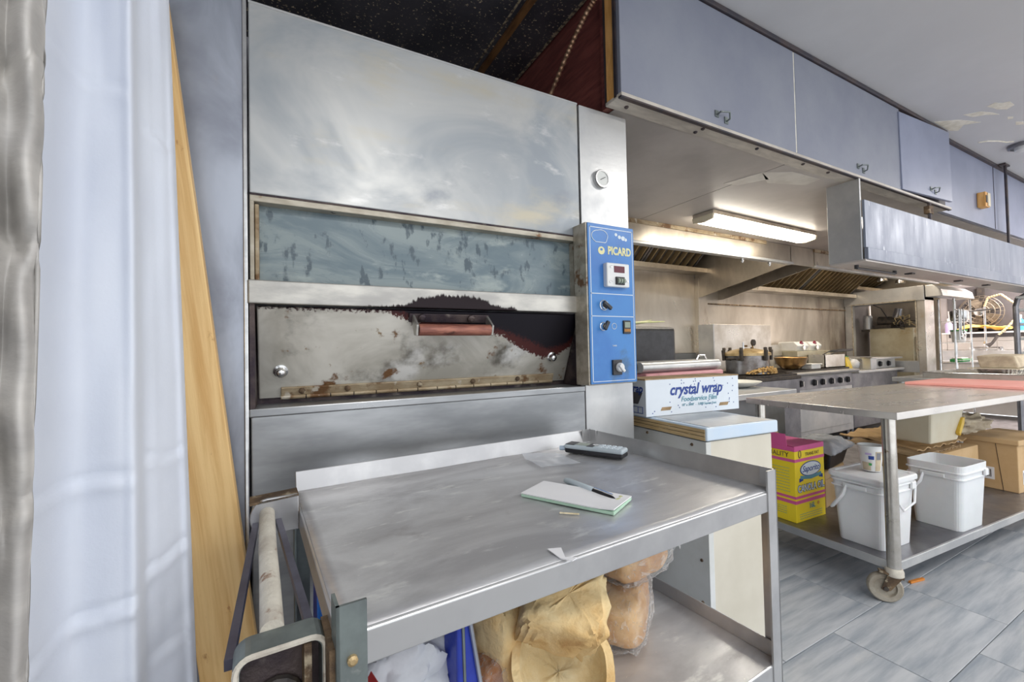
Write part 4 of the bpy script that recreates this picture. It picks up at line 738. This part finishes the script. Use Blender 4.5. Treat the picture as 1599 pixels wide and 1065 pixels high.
for i in range(n_):
    j = (i+1) % n_; fs_ += [(i, j, n_+j, n_+i), (2*n_+i, 3*n_+i, 3*n_+j, 2*n_+j), (i, 2*n_+i, 2*n_+j, j), (n_+i, n_+j, 3*n_+j, 3*n_+i)]
ch.add(vs_, fs_).build('handle_housing', 'zinc', ha)
MB().tube([(x, -.263, z) for x, z in rrect(-.553, -.461, .743, .885, .016)], .0035, 6, True).build('housing_rim', 'painted_bar', ha)
B(-.55, -.464, -.228, -.224, .746, .882).build('housing_back', 'burnt', ha)
MB().tube([(-.512+.024*math.cos(a/8*math.pi), -.232, .80+.028*math.sin(a/8*math.pi)) for a in range(16)], .007, 8, True).build('housing_ring', 'iron', ha); B(-.484, -.476, -.26, -.228, .75, .878).build('housing_rib', 'rust', ha)
B(-.462, -.452, -.30, -.225, .75, .885).build('housing_cheek', 'rust', ha)
MB().bar((-.532, .165, .885), (-.560, -.225, .862), .010, .013).build('side_rod', 'bluesteel', ha); MB().bar((-.492, .165, .885), (-.472, -.225, .866), .010, .013).build('side_rod', 'bluesteel', ha)
# things on the cart top
nb = thing('order_pad', 'white order pad with green carbon sheets on the cart top', 'notepad', (.551, .752, .9035), -62.5)
B(-.105, .105, -.05, .05, 0, .006).build('green_sheets', 'green_paper', nb, bev=.001)
MB().grid(lambda u, v: (-.105+.21*u, -.05+.1*v, .0075+.006*max(0, u-.75)**2*10*(1-v)), 14, 4).build('top_sheet', 'paper', nb, solid=.002)
text('No. 49', .010, 'green_leaf', nb, (.088, .025, .0092), face='z', tilt=90)
pe = thing('marker_pen', 'grey felt marker lying beside the order pad', 'pen', (.598, .764, .9115), -86)
MB().lathe([(0, -.082), (.006, -.081), (.0075, -.07), (.0075, .012), (.006, .014)], n=14).build('barrel', 'pen_grey', pe, smooth=True, rot=(0, R(90), 0)); MB().lathe([(.006, .012), (.0065, .04), (.004, .07), (.0015, .078), (0, .078)], n=14).build('cap', 'black', pe, smooth=True, rot=(0, R(90), 0))
B(.015, .07, -.002, .002, .0055, .008).build('clip', 'chrome', pe)
ph = thing('cordless_phone', 'silver and black cordless phone lying on the cart top', 'phone', (.834, 1.03, .9035), -62)
B(-.092, .092, -.0255, .0255, 0, .014).build('lower_shell', 'black', ph, bev=.006, seg=3); us = B(-.094, .092, -.025, .025, .012, .026).build('upper_shell', 'pen_grey', ph, bev=.006, seg=3)
B(-.058, -.020, -.017, .017, .0255, .0268).build('display', 'lcd', us); B(-.09, -.06, -.022, .022, .0255, .0266).build('earpiece', 'black', us, bev=.001); B(-.02, .0, -.022, .022, .0255, .0264).build('menu_area', 'black', us)
MB().lathe([(.009, .026), (.009, .0285), (0, .029)], (.001, 0, 0), 16).build('menu_key', 'chrome', us)
for i in range(4):
    for j in range(3): x, y = .020+i*.017, -.015+j*.015; B(x-.006, x+.006, y-.005, y+.005, .0255, .0278).build('key', 'white_print', us, bev=.0015)
MB().cyl((-.094, -.012, .012), (-.112, -.014, .010), .007).build('antenna', 'pale_blue', ph)
o = tag(MB().grid(lambda u, v: (.615+.115*u+.01*v, .985+.13*v-.02*u, .906+.004*abs(N.noise(Vector((u*3, v*3, 0))))+(.012*max(0, v-.8)/.2*(1-u))), 14, 14).build('plastic_sheet', 'film', smooth=True), 'thin cloudy plastic sheet beside the cordless phone', 'sheet')
o = tag(MB().prism([(.372, .585, .9035), (.393, .577, .9035), (.380, .548, .9035), (.395, .538, .9035), (.383, .533, .9035), (.372, .55, .9035)], (0, 0, .0012)).build('paper_scrap', 'paper'), 'torn white paper scrap near the front edge of the cart', 'scrap')
tag(MB().bar((.475, .70, .9045), (.503, .675, .9045), .003, .002).build('crumb_sliver', 'crumb'), 'yellow sliver lying in front of the order pad', 'scrap')
# bread on the lower tray
def bread(name, label, c, r, mt, rot=(0, 0, 0), pw=.62, amp=.12, seed=1, ridge=0, parts=()):
    t_ = thing(name, label, 'bread', c); t_.rotation_euler = tuple(R(a) for a in rot)
    lump((0, 0, 0), r, amp, 2.2, 26, seed, pw, ridge).build('crust', mt, t_, smooth=True); return t_
l1 = bread('bread_loaf', 'rough torn white loaf with a wrinkled crust in the middle of the cart shelf', (.478, .705, .722), (.078, .062, .058), 'bread', (38, 14, -30), .42, .10, 3, .22)
l2 = thing('hollow_loaf', 'hollowed half loaf lying open below the torn loaf', 'bread', (.468, .69, .628)); l2.rotation_euler = (R(40), R(6), R(-28))
def shell(u, v, k):
    a = 2*math.pi*u; h = v; f = lambda x: math.copysign(abs(x)**.75, x)
    rx, ry = .098*k, .076*k; q = math.cos(h*math.pi/2)**.5 if h < 1 else 0
    return (rx*f(math.cos(a))*q, ry*f(math.sin(a))*q, -.075*k*math.sin(h*math.pi/2)+.008*N.noise(Vector((math.cos(a)*2, math.sin(a)*2, h*2))))
MB().grid(lambda u, v: shell(u, v, 1), 40, 12).build('crust', 'bread', l2, smooth=True); MB().grid(lambda u, v: shell(u, v, .84), 40, 12).build('crumb', 'crumb', l2, smooth=True)
rim = MB(); vs_ = [shell(i/40, 0, 1) for i in range(40)] + [shell(i/40, 0, .84) for i in range(40)]; rim.add(vs_, [(i, (i+1) % 40, 40+(i+1) % 40, 40+i) for i in range(40)]).build('rim', 'bread', l2)
bread('bread_loaf', 'upright square-cut loaf standing behind the hollow half loaf', (.395, .80, .632), (.05, .045, .10), 'bread', (4, -6, 28), .4, .08, 9, .1)
for lab, c, mt, rr_, sd, rot in (('lower tan loaf bagged in clear plastic on the right of the cart shelf', (.735, .825, .592), 'bread_tan', (.105, .062, .057), 5, (0, 0, 38)), ('upper tan loaf bagged in clear plastic resting on the lower bagged loaf', (.785, .835, .704), 'bread_tan', (.098, .06, .046), 8, (0, 0, 10))):
    t_ = bread('bagged_loaf', lab, c, rr_, mt, rot, .5, .06, sd); t_['group'] = 'bagged loaves on the cart shelf'
    lump((0, 0, 0), tuple(q*1.06+.004 for q in rr_), .10, 5, 30, sd+20, .55, .05).build('plastic_bag', 'bag', t_, smooth=True)
    MB().grid(lambda u, v: (rr_[0]*.98+.12*u, (-.05+.10*v)*(1-.45*u)+.012*N.noise(Vector((u*6, v*5, sd))), .03*math.sin(v*9+sd)*(.5+u)+.05*N.noise(Vector((u*4, v*6, sd+5)))), 20, 20).build('bag_neck', 'bag', t_, smooth=True)
for lab, c, rr_, sd, rot in (('dark brown bagged loaf lying nearest on the left of the cart shelf', (.345, .79, .583), (.055, .048, .046), 12, (0, 0, 30)), ('dark brown bagged loaf at the back left of the cart shelf', (.33, .92, .612), (.10, .07, .07), 15, (10, 0, 10))):
    t_ = bread('bagged_loaf', lab, c, rr_, 'bread_dark', rot, .55, .08, sd); t_['group'] = 'bagged loaves on the cart shelf'
    lump((0, 0, 0), tuple(q*1.06+.004 for q in rr_), .14, 6, 30, sd+20, .6, .08).build('plastic_bag', 'bag', t_, smooth=True)
bb = thing('blue_tote', 'folded royal blue bag standing among the loaves', 'bag', (.285, .70, .532), 8)
MB().prism([(-.028, 0, 0), (.045, 0, 0), (.002, .01, .245), (-.02, .01, .245)], (0, .05, 0)).build('bag_body', 'blue_bag', bb, bev=.004); MB().tube([(-.008, -.002, 0), (-.010, .004, .10), (-.010, .008, .24)], .003, 6).build('zip', 'zinc', bb); MB().tube([(.001, .006, .235), (.018, .002, .12), (.036, -.003, 0)], .004, 6).build('strap', 'oven_side', bb)
wbg = thing('red_white_bag', 'crumpled white plastic bag with a red band on the left of the cart shelf', 'bag', (.165, .80, .532), 10)
lump((0, 0, .105), (.11, .085, .10), .25, 4, 34, 31, .7, .22).build('film', 'white_bag', wbg, smooth=True); MB().prism([(-.085, -.118, .0), (-.05, -.122, .0), (-.055, -.118, .19), (-.085, -.112, .185)], (0, .05, 0)).build('red_band', 'red', wbg, bev=.002)
bl = thing('blue_flour_bag', 'tall blue bag with white lettering hanging at the back left of the cart', 'bag', (.098, .99, .532), 3)
MB().prism([(-.035, 0, 0), (.06, 0, 0), (.06, .02, .33), (-.028, .02, .33)], (0, .08, 0)).build('sack', 'blue_bag', bl, bev=.01); B(-.034, .055, -.006, .002, .10, .21).build('label_panel', 'bright_blue', bl, bev=.002); text('ola', .05, 'white_print', bl, (.018, -.0065, .15), tilt=0)

# ------------------------------------------------------------------ curtain and plank at the left
def pol(th, r): return Vector((r*math.cos(R(th)), r*math.sin(R(th))))
def cr(P, t):
    n = len(P)-1; x = min(max(t*n, 0), n-1e-6); i = int(x); f = x-i; g = lambda k: P[min(max(k, 0), n)]
    a, b, c, d = g(i-1), g(i), g(i+1), g(i+2)
    return b + .5*f*((c-a) + f*((2*a-5*b+4*c-d) + f*(3*(b-c)+d-a)))
def curtain(name, label, pts, mt, creases, wr, seed, nu=100, nv=360, z0=.08, z1=2.42, big=0, ruche=0, fold=0):
    Pt = [pol(a, r) for a, _, r in pts]; Pb = [pol(b, r*1.02) for _, b, r in pts]
    def fn(u, v):
        z = z0+(z1-z0)*v; k = (z-.75)/1.0; k = max(-.4, min(1.5, k))
        p = cr(Pb, u).lerp(cr(Pt, u), k); nrm = p.normalized(); d = 0
        d += wr*N.noise(Vector((u*5, z*3.0, seed))) + wr*.35*N.noise(Vector((u*7+z*2, z*8-u*3, seed+4))) + wr*.5*N.noise(Vector((u*7, z*.8, seed+9)))
        d += big*math.sin(z*30+2.5*N.noise(Vector((u*3, z*2, seed))))*N.noise(Vector((u*2+3, z*2, seed+1)))
        d += ruche*(math.sin(z*74+5*N.noise(Vector((u*2.2, z*4, seed+7)))+1.2*u)*(.55+N.noise(Vector((u*3, z*4, seed+2)))))
        d += fold*math.sin(u*24+1.5*N.noise(Vector((u*2, z*1.2, seed+5))))*max(0., 1.25-.5*z)
        for zc, am, sl in creases: dz = z-zc-sl*(u-.5)+.012*N.noise(Vector((u*6, zc*5, seed))); d += am*1.6*(.4+abs(N.noise(Vector((u*7, zc*9, seed)))))*(math.exp(-(dz/.006)**2) - .9*math.exp(-((dz+.013)/.009)**2))
        q = p + nrm*d; return (q.x, q.y, z)
    return tag(MB().grid(fn, nu, nv).build(name, mt, smooth=True, solid=.002), label, 'curtain')
curtain('curtain', 'pale blue-white curtain hanging in soft folds beside the pine plank',
        [(114, 115, .60), (111, 112.4, .64), (108.4, 110.0, .68), (106.9, 108.0, .73), (105.4, 105.8, .735), (104.0, 103.7, .735), (103.1, 102.5, .725), (102.75, 101.9, .79), (101.8, 100.6, .825), (100.8, 99.2, .835), (100.25, 98.4, .85), (100.0, 98.1, .90)],
        'curtain_w', [(1.075, .006, .02), (1.56, .004, -.04), (.915, .006, .04), (.80, .005, -.03)], .012, 3, big=.008, fold=.009)
curtain('curtain', 'wrinkled grey-beige curtain nearest the camera at the left edge',
        [(118, 118.5, .44), (115, 116, .43), (113.5, 114.6, .445), (112, 113.3, .425), (110.6, 112.2, .44), (109.4, 111.2, .425), (108.35, 110.45, .43)],
        'curtain_b', [(1.30, .006, .0), (1.12, .006, .02), (1.42, .005, 0), (1.0, .005, .02)], .006, 12, nu=60, nv=360, big=.02, ruche=.008)
MB_rod = thing('curtain_rod', 'steel curtain rod above the left edge of the view', 'rod', (0, 0, 0))
MB().cyl((-.10, 1.02, 2.44), (-.42, .20, 2.44), .014).build('rod', 'steel', MB_rod); MB().cyl((-.26, .61, 2.44), (-.26, .61, 2.75), .008).build('hanger', 'steel', MB_rod); MB().cyl((-.12, .97, 2.44), (-.12, .97, 2.75), .008).build('hanger', 'steel', MB_rod)
tag(MB().prism([(-.118, 1.225, .004), (0, 1.225, .004), (0, 1.225, 2.13), (-.118, 1.225, 2.13)], (0, .038, 0)).build('wood_plank', 'pine', bev=.003, loc=(.006, 0, 0), rot=(0, R(-6.35), 0)), 'long pine plank leaning against the oven beside the curtain', 'plank')

# ------------------------------------------------------------------ island table
RZ = -4
IX, IY = 2.475, .905
it = thing('prep_table', 'long stainless prep table on casters with a lower shelf', 'table', (IX, IY, 0), RZ)
B(0, 2.40, 0, .76, .866, .90).build('tabletop', 'table', it, bev=.003)
sh = B(.035, 2.37, .045, .72, .170, .195).build('lower_shelf', 'steel_dark', it, bev=.003)
B(.035, 2.37, .038, .046, .155, .195).build('shelf_lip', 'steel', sh, bev=.002); B(.028, .036, .042, .72, .155, .195).build('shelf_lip', 'steel', sh, bev=.002)
for x, y in ((.045, .055), (.045, .70), (2.35, .055), (2.35, .70)):
    lg = MB().cyl((0, 0, .15), (0, 0, .865), .027, n=24).build('leg', 'leg_steel', it, smooth=True, loc=(x, y, 0), rot=(0, 0, R(-52)))
    x = y = 0
    MB().lathe([(.030, .13), (.036, .135), (.036, .155), (.030, .168), (.027, .168)], (x, y, 0), 20).build('collar', 'painted_bar', lg, smooth=True)
    dx, dy = -.035, .010; cx, cy = x+dx, y+dy
    f = MB()
    for s in (-1, 1): f.prism([(x+.028, y+s*.020, .135), (x-.03, y+s*.020, .135), (cx-.018, cy+s*.020, .066), (cx, cy+s*.020, .052), (cx+.02, cy+s*.020, .066)], (0, .003*s, 0))
    f.box(x-.03, x+.03, y-.022, y+.022, .125, .137)
    ck = f.build('caster_fork', 'rust', lg); MB().lathe([(.016, -.010), (.040, -.006), (.044, -.016), (.062, -.016), (.068, -.010), (.068, .010), (.062, .016), (.044, .016), (.040, .006), (.016, .010)], n=32, ax='-y', c=(cx, cy, .0685)).build('wheel', 'wheel', lg, smooth=True)
    MB().cyl((cx, cy-.028, .0685), (cx, cy+.028, .0685), .010).build('axle', 'iron', lg); MB().bar((x-.06, y-.01, .15), (x-.015, y-.01, .14), .03, .008).build('brake_pedal', 'rust', lg)
def onshelf(x, y, z=.2505):
    c, s = math.cos(R(RZ)), math.sin(R(RZ)); return (x, y, z)
# canola oil carton
oc_ = thing('oil_carton', 'yellow and magenta carton of canola oil at the corner of the lower shelf', 'carton', (2.462, 1.352, .2505), -2)
B(0, .275, 0, .24, 0, .385).build('carton', 'oil_yellow', oc_, bev=.002)
b_ = MB(); b_.box(-.001, .276, -.001, .241, .385, .41); b_.build('magenta_band', 'oil_pink', oc_, bev=.002)
MB().prism([(0, .04, .41), (0, .235, .41), (.004, .225, .475), (.004, .05, .475)], (.003, 0, 0)).build('flap', 'oil_pink', oc_); MB().prism([(.03, .24, .41), (.275, .24, .41), (.26, .30, .47), (.04, .30, .47)], (0, .003, 0)).build('flap', 'carton_brown', oc_); MB().prism([(0, 0, .410), (.275, 0, .410), (.26, .07, .412), (.02, .07, .412)], (0, 0, .003)).build('flap', 'oil_pink', oc_)
for z0, z1 in ((.327, .343), (.100, .118), (.128, .142)): B(-.0008, .2758, -.0008, .2408, z0, z1).build('stripe', 'oil_pink', oc_)
text('0', .065, 'rust', oc_, (.045, -.0012, .365)); text('TRANS FAT', .026, 'rust', oc_, (.16, -.0012, .361)); text('M QUALITY', .036, 'rust', oc_, (-.0012, .12, .363), face='-x', sx=.95)
el = lambda a, b, cz, y: [(.142+a*math.cos(k/12*math.pi), y, cz+b*math.sin(k/12*math.pi)) for k in range(24)]
MB().prism(el(.098, .041, .280, -.0014), (0, .001, 0)).build('oval_border', 'navy_print', oc_); MB().prism(el(.090, .036, .280, -.0022), (0, .001, 0)).build('oval_logo', 'carton_white', oc_)
text('Saporito', .047, 'navy_print', oc_, (.142, -.0026, .281), shear=.3, bold=.0004)
MB().prism([(.045, -.0024, .232), (.142, -.0024, .222), (.24, -.0024, .232), (.24, -.0024, .250), (.142, -.0024, .240), (.045, -.0024, .250)], (0, .001, 0)).build('ribbon', 'teal_print', oc_); MB().prism([(.035, -.0016, .215), (.07, -.0016, .222), (.07, -.0016, .240), (.035, -.0016, .235)], (0, .001, 0)).build('ribbon_end', 'navy_print', oc_); MB().prism([(.255, -.0016, .215), (.22, -.0016, .222), (.22, -.0016, .240), (.255, -.0016, .235)], (0, .001, 0)).build('ribbon_end', 'navy_print', oc_)
text('CANOLA OIL', .052, 'navy_print', oc_, (.142, -.0014, .178), bold=.0032, sx=.80); text('CANOLA OIL', .052, 'white_print', oc_, (.142, -.0024, .178), bold=.0004, sx=.80)
text('16L', .038, 'teal_print', oc_, (.145, -.0014, .075), bold=.001); MB().prism([(.205+.010*math.cos(a/3*math.pi), -.0014, .080+.010*math.sin(a/3*math.pi)) for a in range(6)], (0, .001, 0)).build('leaf_mark', 'orange_print', oc_)
pl = MB()
for k in range(9): pl.box(-.0012, 0, .03, .21, .29-k*.016, .2915-k*.016)
for k in range(3): pl.box(.03, .24, -.0012, 0, .040-k*.012, .0415-k*.012)
for k in range(4): pl.box(-.0012, 0, .05, .19, .075-k*.012, .0765-k*.012)
pl.build('small_print', 'teal_print', oc_)['kind'] = 'stuff'
# buckets
def bucket(label, x, y, rz, lid):
    t_ = thing('plastic_bucket', label, 'bucket', (x, y, .2505), rz, 'white square buckets on the lower shelf')
    w0, d0, w1, d1, h = .245, .195, .285, .232, .335
    def rr(w_, d_, z): return [(a, b, z) for a, b in rrect(-w_/2, w_/2, -d_/2, d_/2, .03)]
    def ringmb(levels):
        m_ = MB(); vs = [p for l in levels for p in rr(*l)]; n = 24; fs = [(i*n+k, i*n+(k+1) % n, (i+1)*n+(k+1) % n, (i+1)*n+k) for i in range(len(levels)-1) for k in range(n)]
        fs.append(tuple(range(n))); return m_.add(vs, fs), n
    lv = [(w0, d0, 0), (w1-.01, d1-.01, h*.78)]
    lv += [(w1+.006, d1+.006, h*.785), (w1+.006, d1+.006, h*.80), (w1-.006, d1-.006, h*.805), (w1-.004, d1-.004, h*.87), (w1+.010, d1+.010, h*.875), (w1+.010, d1+.010, h*.895), (w1, d1, h*.90), (w1+.002, d1+.002, h)]
    if not lid: lv += [(w1-.006, d1-.006, h), (w1-.012, d1-.012, h*.78), (w0-.006, d0-.006, .004)]
    m_, n = ringmb(lv)
    if not lid: m_.f.append(tuple(range((len(lv)-1)*n, len(lv)*n)))
    m_.build('tub', 'bucket', t_, bev=.0015)
    if lid:
        m_, n = ringmb([(w1+.016, d1+.016, h*.925), (w1+.020, d1+.020, h*.93), (w1+.020, d1+.020, h*.985), (w1+.012, d1+.012, h*1.0), (w1-.02, d1-.02, h*1.0), (w1-.03, d1-.03, h*.985)]); m_.f.append(tuple(range(5*n, 6*n))); m_.build('lid', 'bucket', t_, bev=.0015)
    xs = -w1/2-.006
    MB().tube([(xs, -d1/2*.55+.10, h*.84), (xs-.014, .045, h*.70), (xs-.016, .09, h*.50), (xs-.004, .105, h*.46)], [.006, .009, .009, .006], 8).build('handle', 'bucket', t_, smooth=True)
    if lid: MB().tube([(-.10, -d1/2-.004, h*.84), (-.02, -d1/2-.016, h*.55), (.08, -d1/2-.016, h*.62), (.12, -d1/2-.004, h*.84)], .005, 8).build('bail', 'bucket', t_, smooth=True)
    B(w1/2*.55, w1/2*.8, -d1/2-.012, -d1/2, h*.80, h*.90).build('ear', 'bucket', t_, bev=.003); B(xs-.006, xs+.004, -.05, .05, h*.80, h*.86).build('ear', 'bucket', t_, bev=.003)
    return t_
bucket('white lidded square bucket behind the table leg with a yogurt cup on top', 2.585, 1.055, -4, True)
bucket('open empty white square bucket in the middle of the lower shelf', 3.16, .955, -4, False)
yc = thing('yogurt_cup', 'printed white yogurt cup on the lidded bucket', 'cup', (2.60, 1.062, .5865))
MB().lathe([(.036, 0), (.038, .003), (.050, .118), (.054, .12), (.054, .126), (.049, .126), (.037, .006), (0, .004)], n=32).build('cup', 'white_plastic', yc, smooth=True)
def cyl_patch(a0, a1, z0, z1, name, mt, off=.0007):
    rf = lambda z: .038+.012*(z-.003)/.115+off
    MB().grid(lambda u, v: (rf(z0+(z1-z0)*v)*math.cos(R(a0+(a1-a0)*u)), rf(z0+(z1-z0)*v)*math.sin(R(a0+(a1-a0)*u)), z0+(z1-z0)*v), 10, 2).build(name, mt, yc)
cyl_patch(150, 200, .005, .045, 'peach_panel', 'cloth_beige'); cyl_patch(190, 218, .060, .078, 'dark_print', 'navy_print'); cyl_patch(190, 206, .03, .042, 'green_mark', 'packet_green', .001); cyl_patch(225, 262, .004, .10, 'peach_panel', 'cloth_beige'); cyl_patch(230, 255, .06, .095, 'nutrition_panel', 'steel_dark', .001); cyl_patch(175, 205, .082, .092, 'violet_print', 'bottle_violet')
# black takeout tray with clear lid
tt = thing('takeout_tray', 'black takeout tray with a crumpled clear lid behind the oil carton', 'tray', (3.02, 1.50, .46), 10)
k = thing('small_carton', 'plain brown carton under the black takeout tray', 'carton', (3.02, 1.50, .2505), 10); B(-.20, .16, -.08, .10, 0, .16).build('carton', 'carton_brown', k, bev=.003); B(-.20, .16, -.08, .10, .16, .2085).build('flaps', 'carton_brown', k, bev=.006)
MB().prism([(-.13, -.08, 0), (.15, -.08, 0), (.19, -.10, .10), (-.17, -.10, .10)], (0, .20, 0)).build('tray', 'black', tt, bev=.012); MB().box(-.19, .21, -.12, .12, .10, .108).build('rim', 'black', tt, bev=.003)
MB().grid(lambda u, v: (-.21+.44*u, -.13+.26*v, .112+.055*min(1, 4*min(u, 1-u, v, 1-v)*1.2)+.012*N.noise(Vector((u*9, v*7, 2)))), 24, 16).build('clear_lid', 'film', tt, smooth=True, solid=.001)
# cardboard on the shelf
cbx = thing('cardboard_box', 'closed cardboard box with barcode labels at the right of the lower shelf', 'box', (4.10, .90, .2505), -8)
B(0, .45, 0, .26, 0, .33).build('box', 'carton_brown', cbx, bev=.004); B(-.012, .462, -.012, .272, .30, .335).build('lid', 'carton_brown', cbx, bev=.006)
for y in (.16, ): B(-.0012, 0, y-.05, y+.05, .06, .14).build('label', 'paper', cbx); 
B(.05, .10, -.0012, 0, .05, .14).build('label', 'paper', cbx)
bc = MB()
for k in range(9): bc.box(-.002, -.001, .125+k*.008, .125+k*.008+.004, .075, .125)
for k in range(4): bc.box(.056+k*.010, .061+k*.010, -.002, -.001, .065, .125)
bc.build('bar_code', 'wire_dark', cbx); MB().bar((-.001, .07, .0), (-.001, .10, .31), .002, .002).build('string', 'wire_dark', cbx); B(.16, .32, -.001, 0, .06, .26).build('tape', 'film', cbx)
cb2 = thing('cardboard_box', 'cardboard box with rough corrugated flaps behind the open bucket', 'box', (3.52, 1.08, .2505), -3)
B(0, .50, 0, .42, 0, .29).build('box', 'carton_brown', cb2, bev=.004)
def flap(u, v, w_, d_, x, y, z, s): return (x+w_*u, y+d_*v, z+.014*math.sin(u*40)*.4+.02*N.noise(Vector((u*4, v*4, s)))-.03*(1-v)**2)
for i, (x, y, w_, d_, z) in enumerate(((-.26, .03, .60, .36, .325), (-.14, .06, .66, .42, .345))): MB().grid(lambda u, v: flap(u, v, w_, d_, x, y, z, i), 40, 10).build('corrugated_flap', 'cardboard_dark' if i == 0 else 'carton_brown', cb2, solid=.008)
random.seed(8); eg = MB()
for k in range(34): x = -.25+k*.017; eg.box(x, x+.010, .024, .032, .285+.006*(k % 3), .305)
eg.build('torn_edge', 'cardboard_dark', cb2)
bn = thing('food_bin', 'cream plastic bin lying on the cardboard flaps under the tabletop', 'bin', (3.55, 1.16, .615), -6)
MB().prism([(-.17, -.10, 0), (.13, -.10, 0), (.17, -.12, .20), (-.20, -.12, .20)], (0, .24, 0)).build('bin', 'bin', bn, bev=.012); MB().prism([(.10, -.125, .03), (.15, -.125, .10), (.16, -.125, .14), (.135, -.125, .14), (.085, -.125, .05)], (0, .02, 0)).build('scoop_handle', 'packet_yellow', bn, bev=.004)
cth = lump((0, 0, .05), (.15, .07, .055), .45, 3, 22, 6, .9, .25).build('dish_cloth', 'cloth_beige', loc=(3.95, 1.10, .632), rot=(0, 0, R(-20)), smooth=True); tag(cth, 'crumpled striped beige cloth beside the cream bin', 'cloth')
o = tag(B(0, .62, 0, .40, 0, .018).build('violet_tray', 'purple', bev=.003, loc=(4.10, .84, .8478), rot=(0, 0, R(-5))), 'dark violet sheet tray tucked under the tabletop', 'tray')
for y in (.02, .36): MB().bar((.0, y, .018), (.62, y, .018), .01, .088).build('hanger_rail', 'purple', o) if False else None
# on the island top
for o in list(col.objects):
    if o.name.split('.')[0] in ('oil_carton', 'plastic_bucket', 'yogurt_cup', 'takeout_tray', 'small_carton', 'cardboard_box', 'food_bin', 'dish_cloth'):
        o.scale = (1.057,)*3; l = o.location; o.location = (l.x*1.057, l.y*1.057, 1.22-(1.22-l.z)*1.057)
tag(B(0, .62, 0, .66, 0, .02).build('cutting_board', 'pink', bev=.004, loc=(4.17, .825, .9005), rot=(0, 0, R(-3))), 'large salmon pink cutting board on the prep table', 'cutting board')
st = thing('far_table', 'second steel table beyond the prep table', 'table', (4.95, .72, 0), -4)
B(0, 1.2, 0, 1.15, .86, .90).build('tabletop', 'steel', st, bev=.003)
for x, y in ((.05, .05), (1.15, .05), (.05, 1.1), (1.15, 1.1)): MB().cyl((x, y, 0), (x, y, .862), .021).build('leg', 'steel', st)
tr = thing('steel_tray', 'shallow bright steel tray behind the pink cutting board', 'tray', (5.02, .98, .9005), -4)
f = MB(); f.box(0, .62, 0, .68, 0, .004); f.box(0, .006, 0, .68, 0, .05); f.box(.614, .62, 0, .68, 0, .05); f.box(0, .62, 0, .006, 0, .05); f.box(0, .62, .674, .68, 0, .05); f.build('tray', 'shield', tr); MB().tube([(0, 0, .05), (.62, 0, .05), (.62, .68, .05), (0, .68, .05)], .006, 8, True).build('rim', 'chrome', tr)
fc = thing('foil_container', 'aluminium foil container with a tilted card lid at the right edge', 'container', (5.22, 1.20, .906), -5)
ln_ = MB(); n = 60; vs_ = []
for i in range(n):
    a = 2*math.pi*i/n; k = 1+.03*(i % 2); f_ = lambda x: math.copysign(abs(x)**.5, x); vs_.append((.13*f_(math.cos(a))*k, .10*f_(math.sin(a))*k, 0)); vs_.append((.16*f_(math.cos(a))*k, .13*f_(math.sin(a))*k, .085))
ln_.add(vs_, [(2*i, 2*((i+1) % n), 2*((i+1) % n)+1, 2*i+1) for i in range(n)] + [tuple(range(0, 2*n, 2))]).build('pan', 'foil', fc); MB().prism([(-.19, -.15, .086), (.17, -.15, .086), (.17, .15, .086), (-.19, .15, .086)], (0, 0, .006)).build('lid_rim', 'bin', fc); MB().prism([(-.15, -.13, .092), (.15, -.13, .13), (.15, -.10, .20), (-.12, -.10, .19)], (0, .22, 0)).build('lid', 'cloth_beige', fc, bev=.01)
tag(MB().bar((2.80, 1.00, .006), (2.90, .98, .006), .012, .010).build('orange_scrap', 'carrot'), 'orange food scrap on the floor under the prep table', 'scrap')
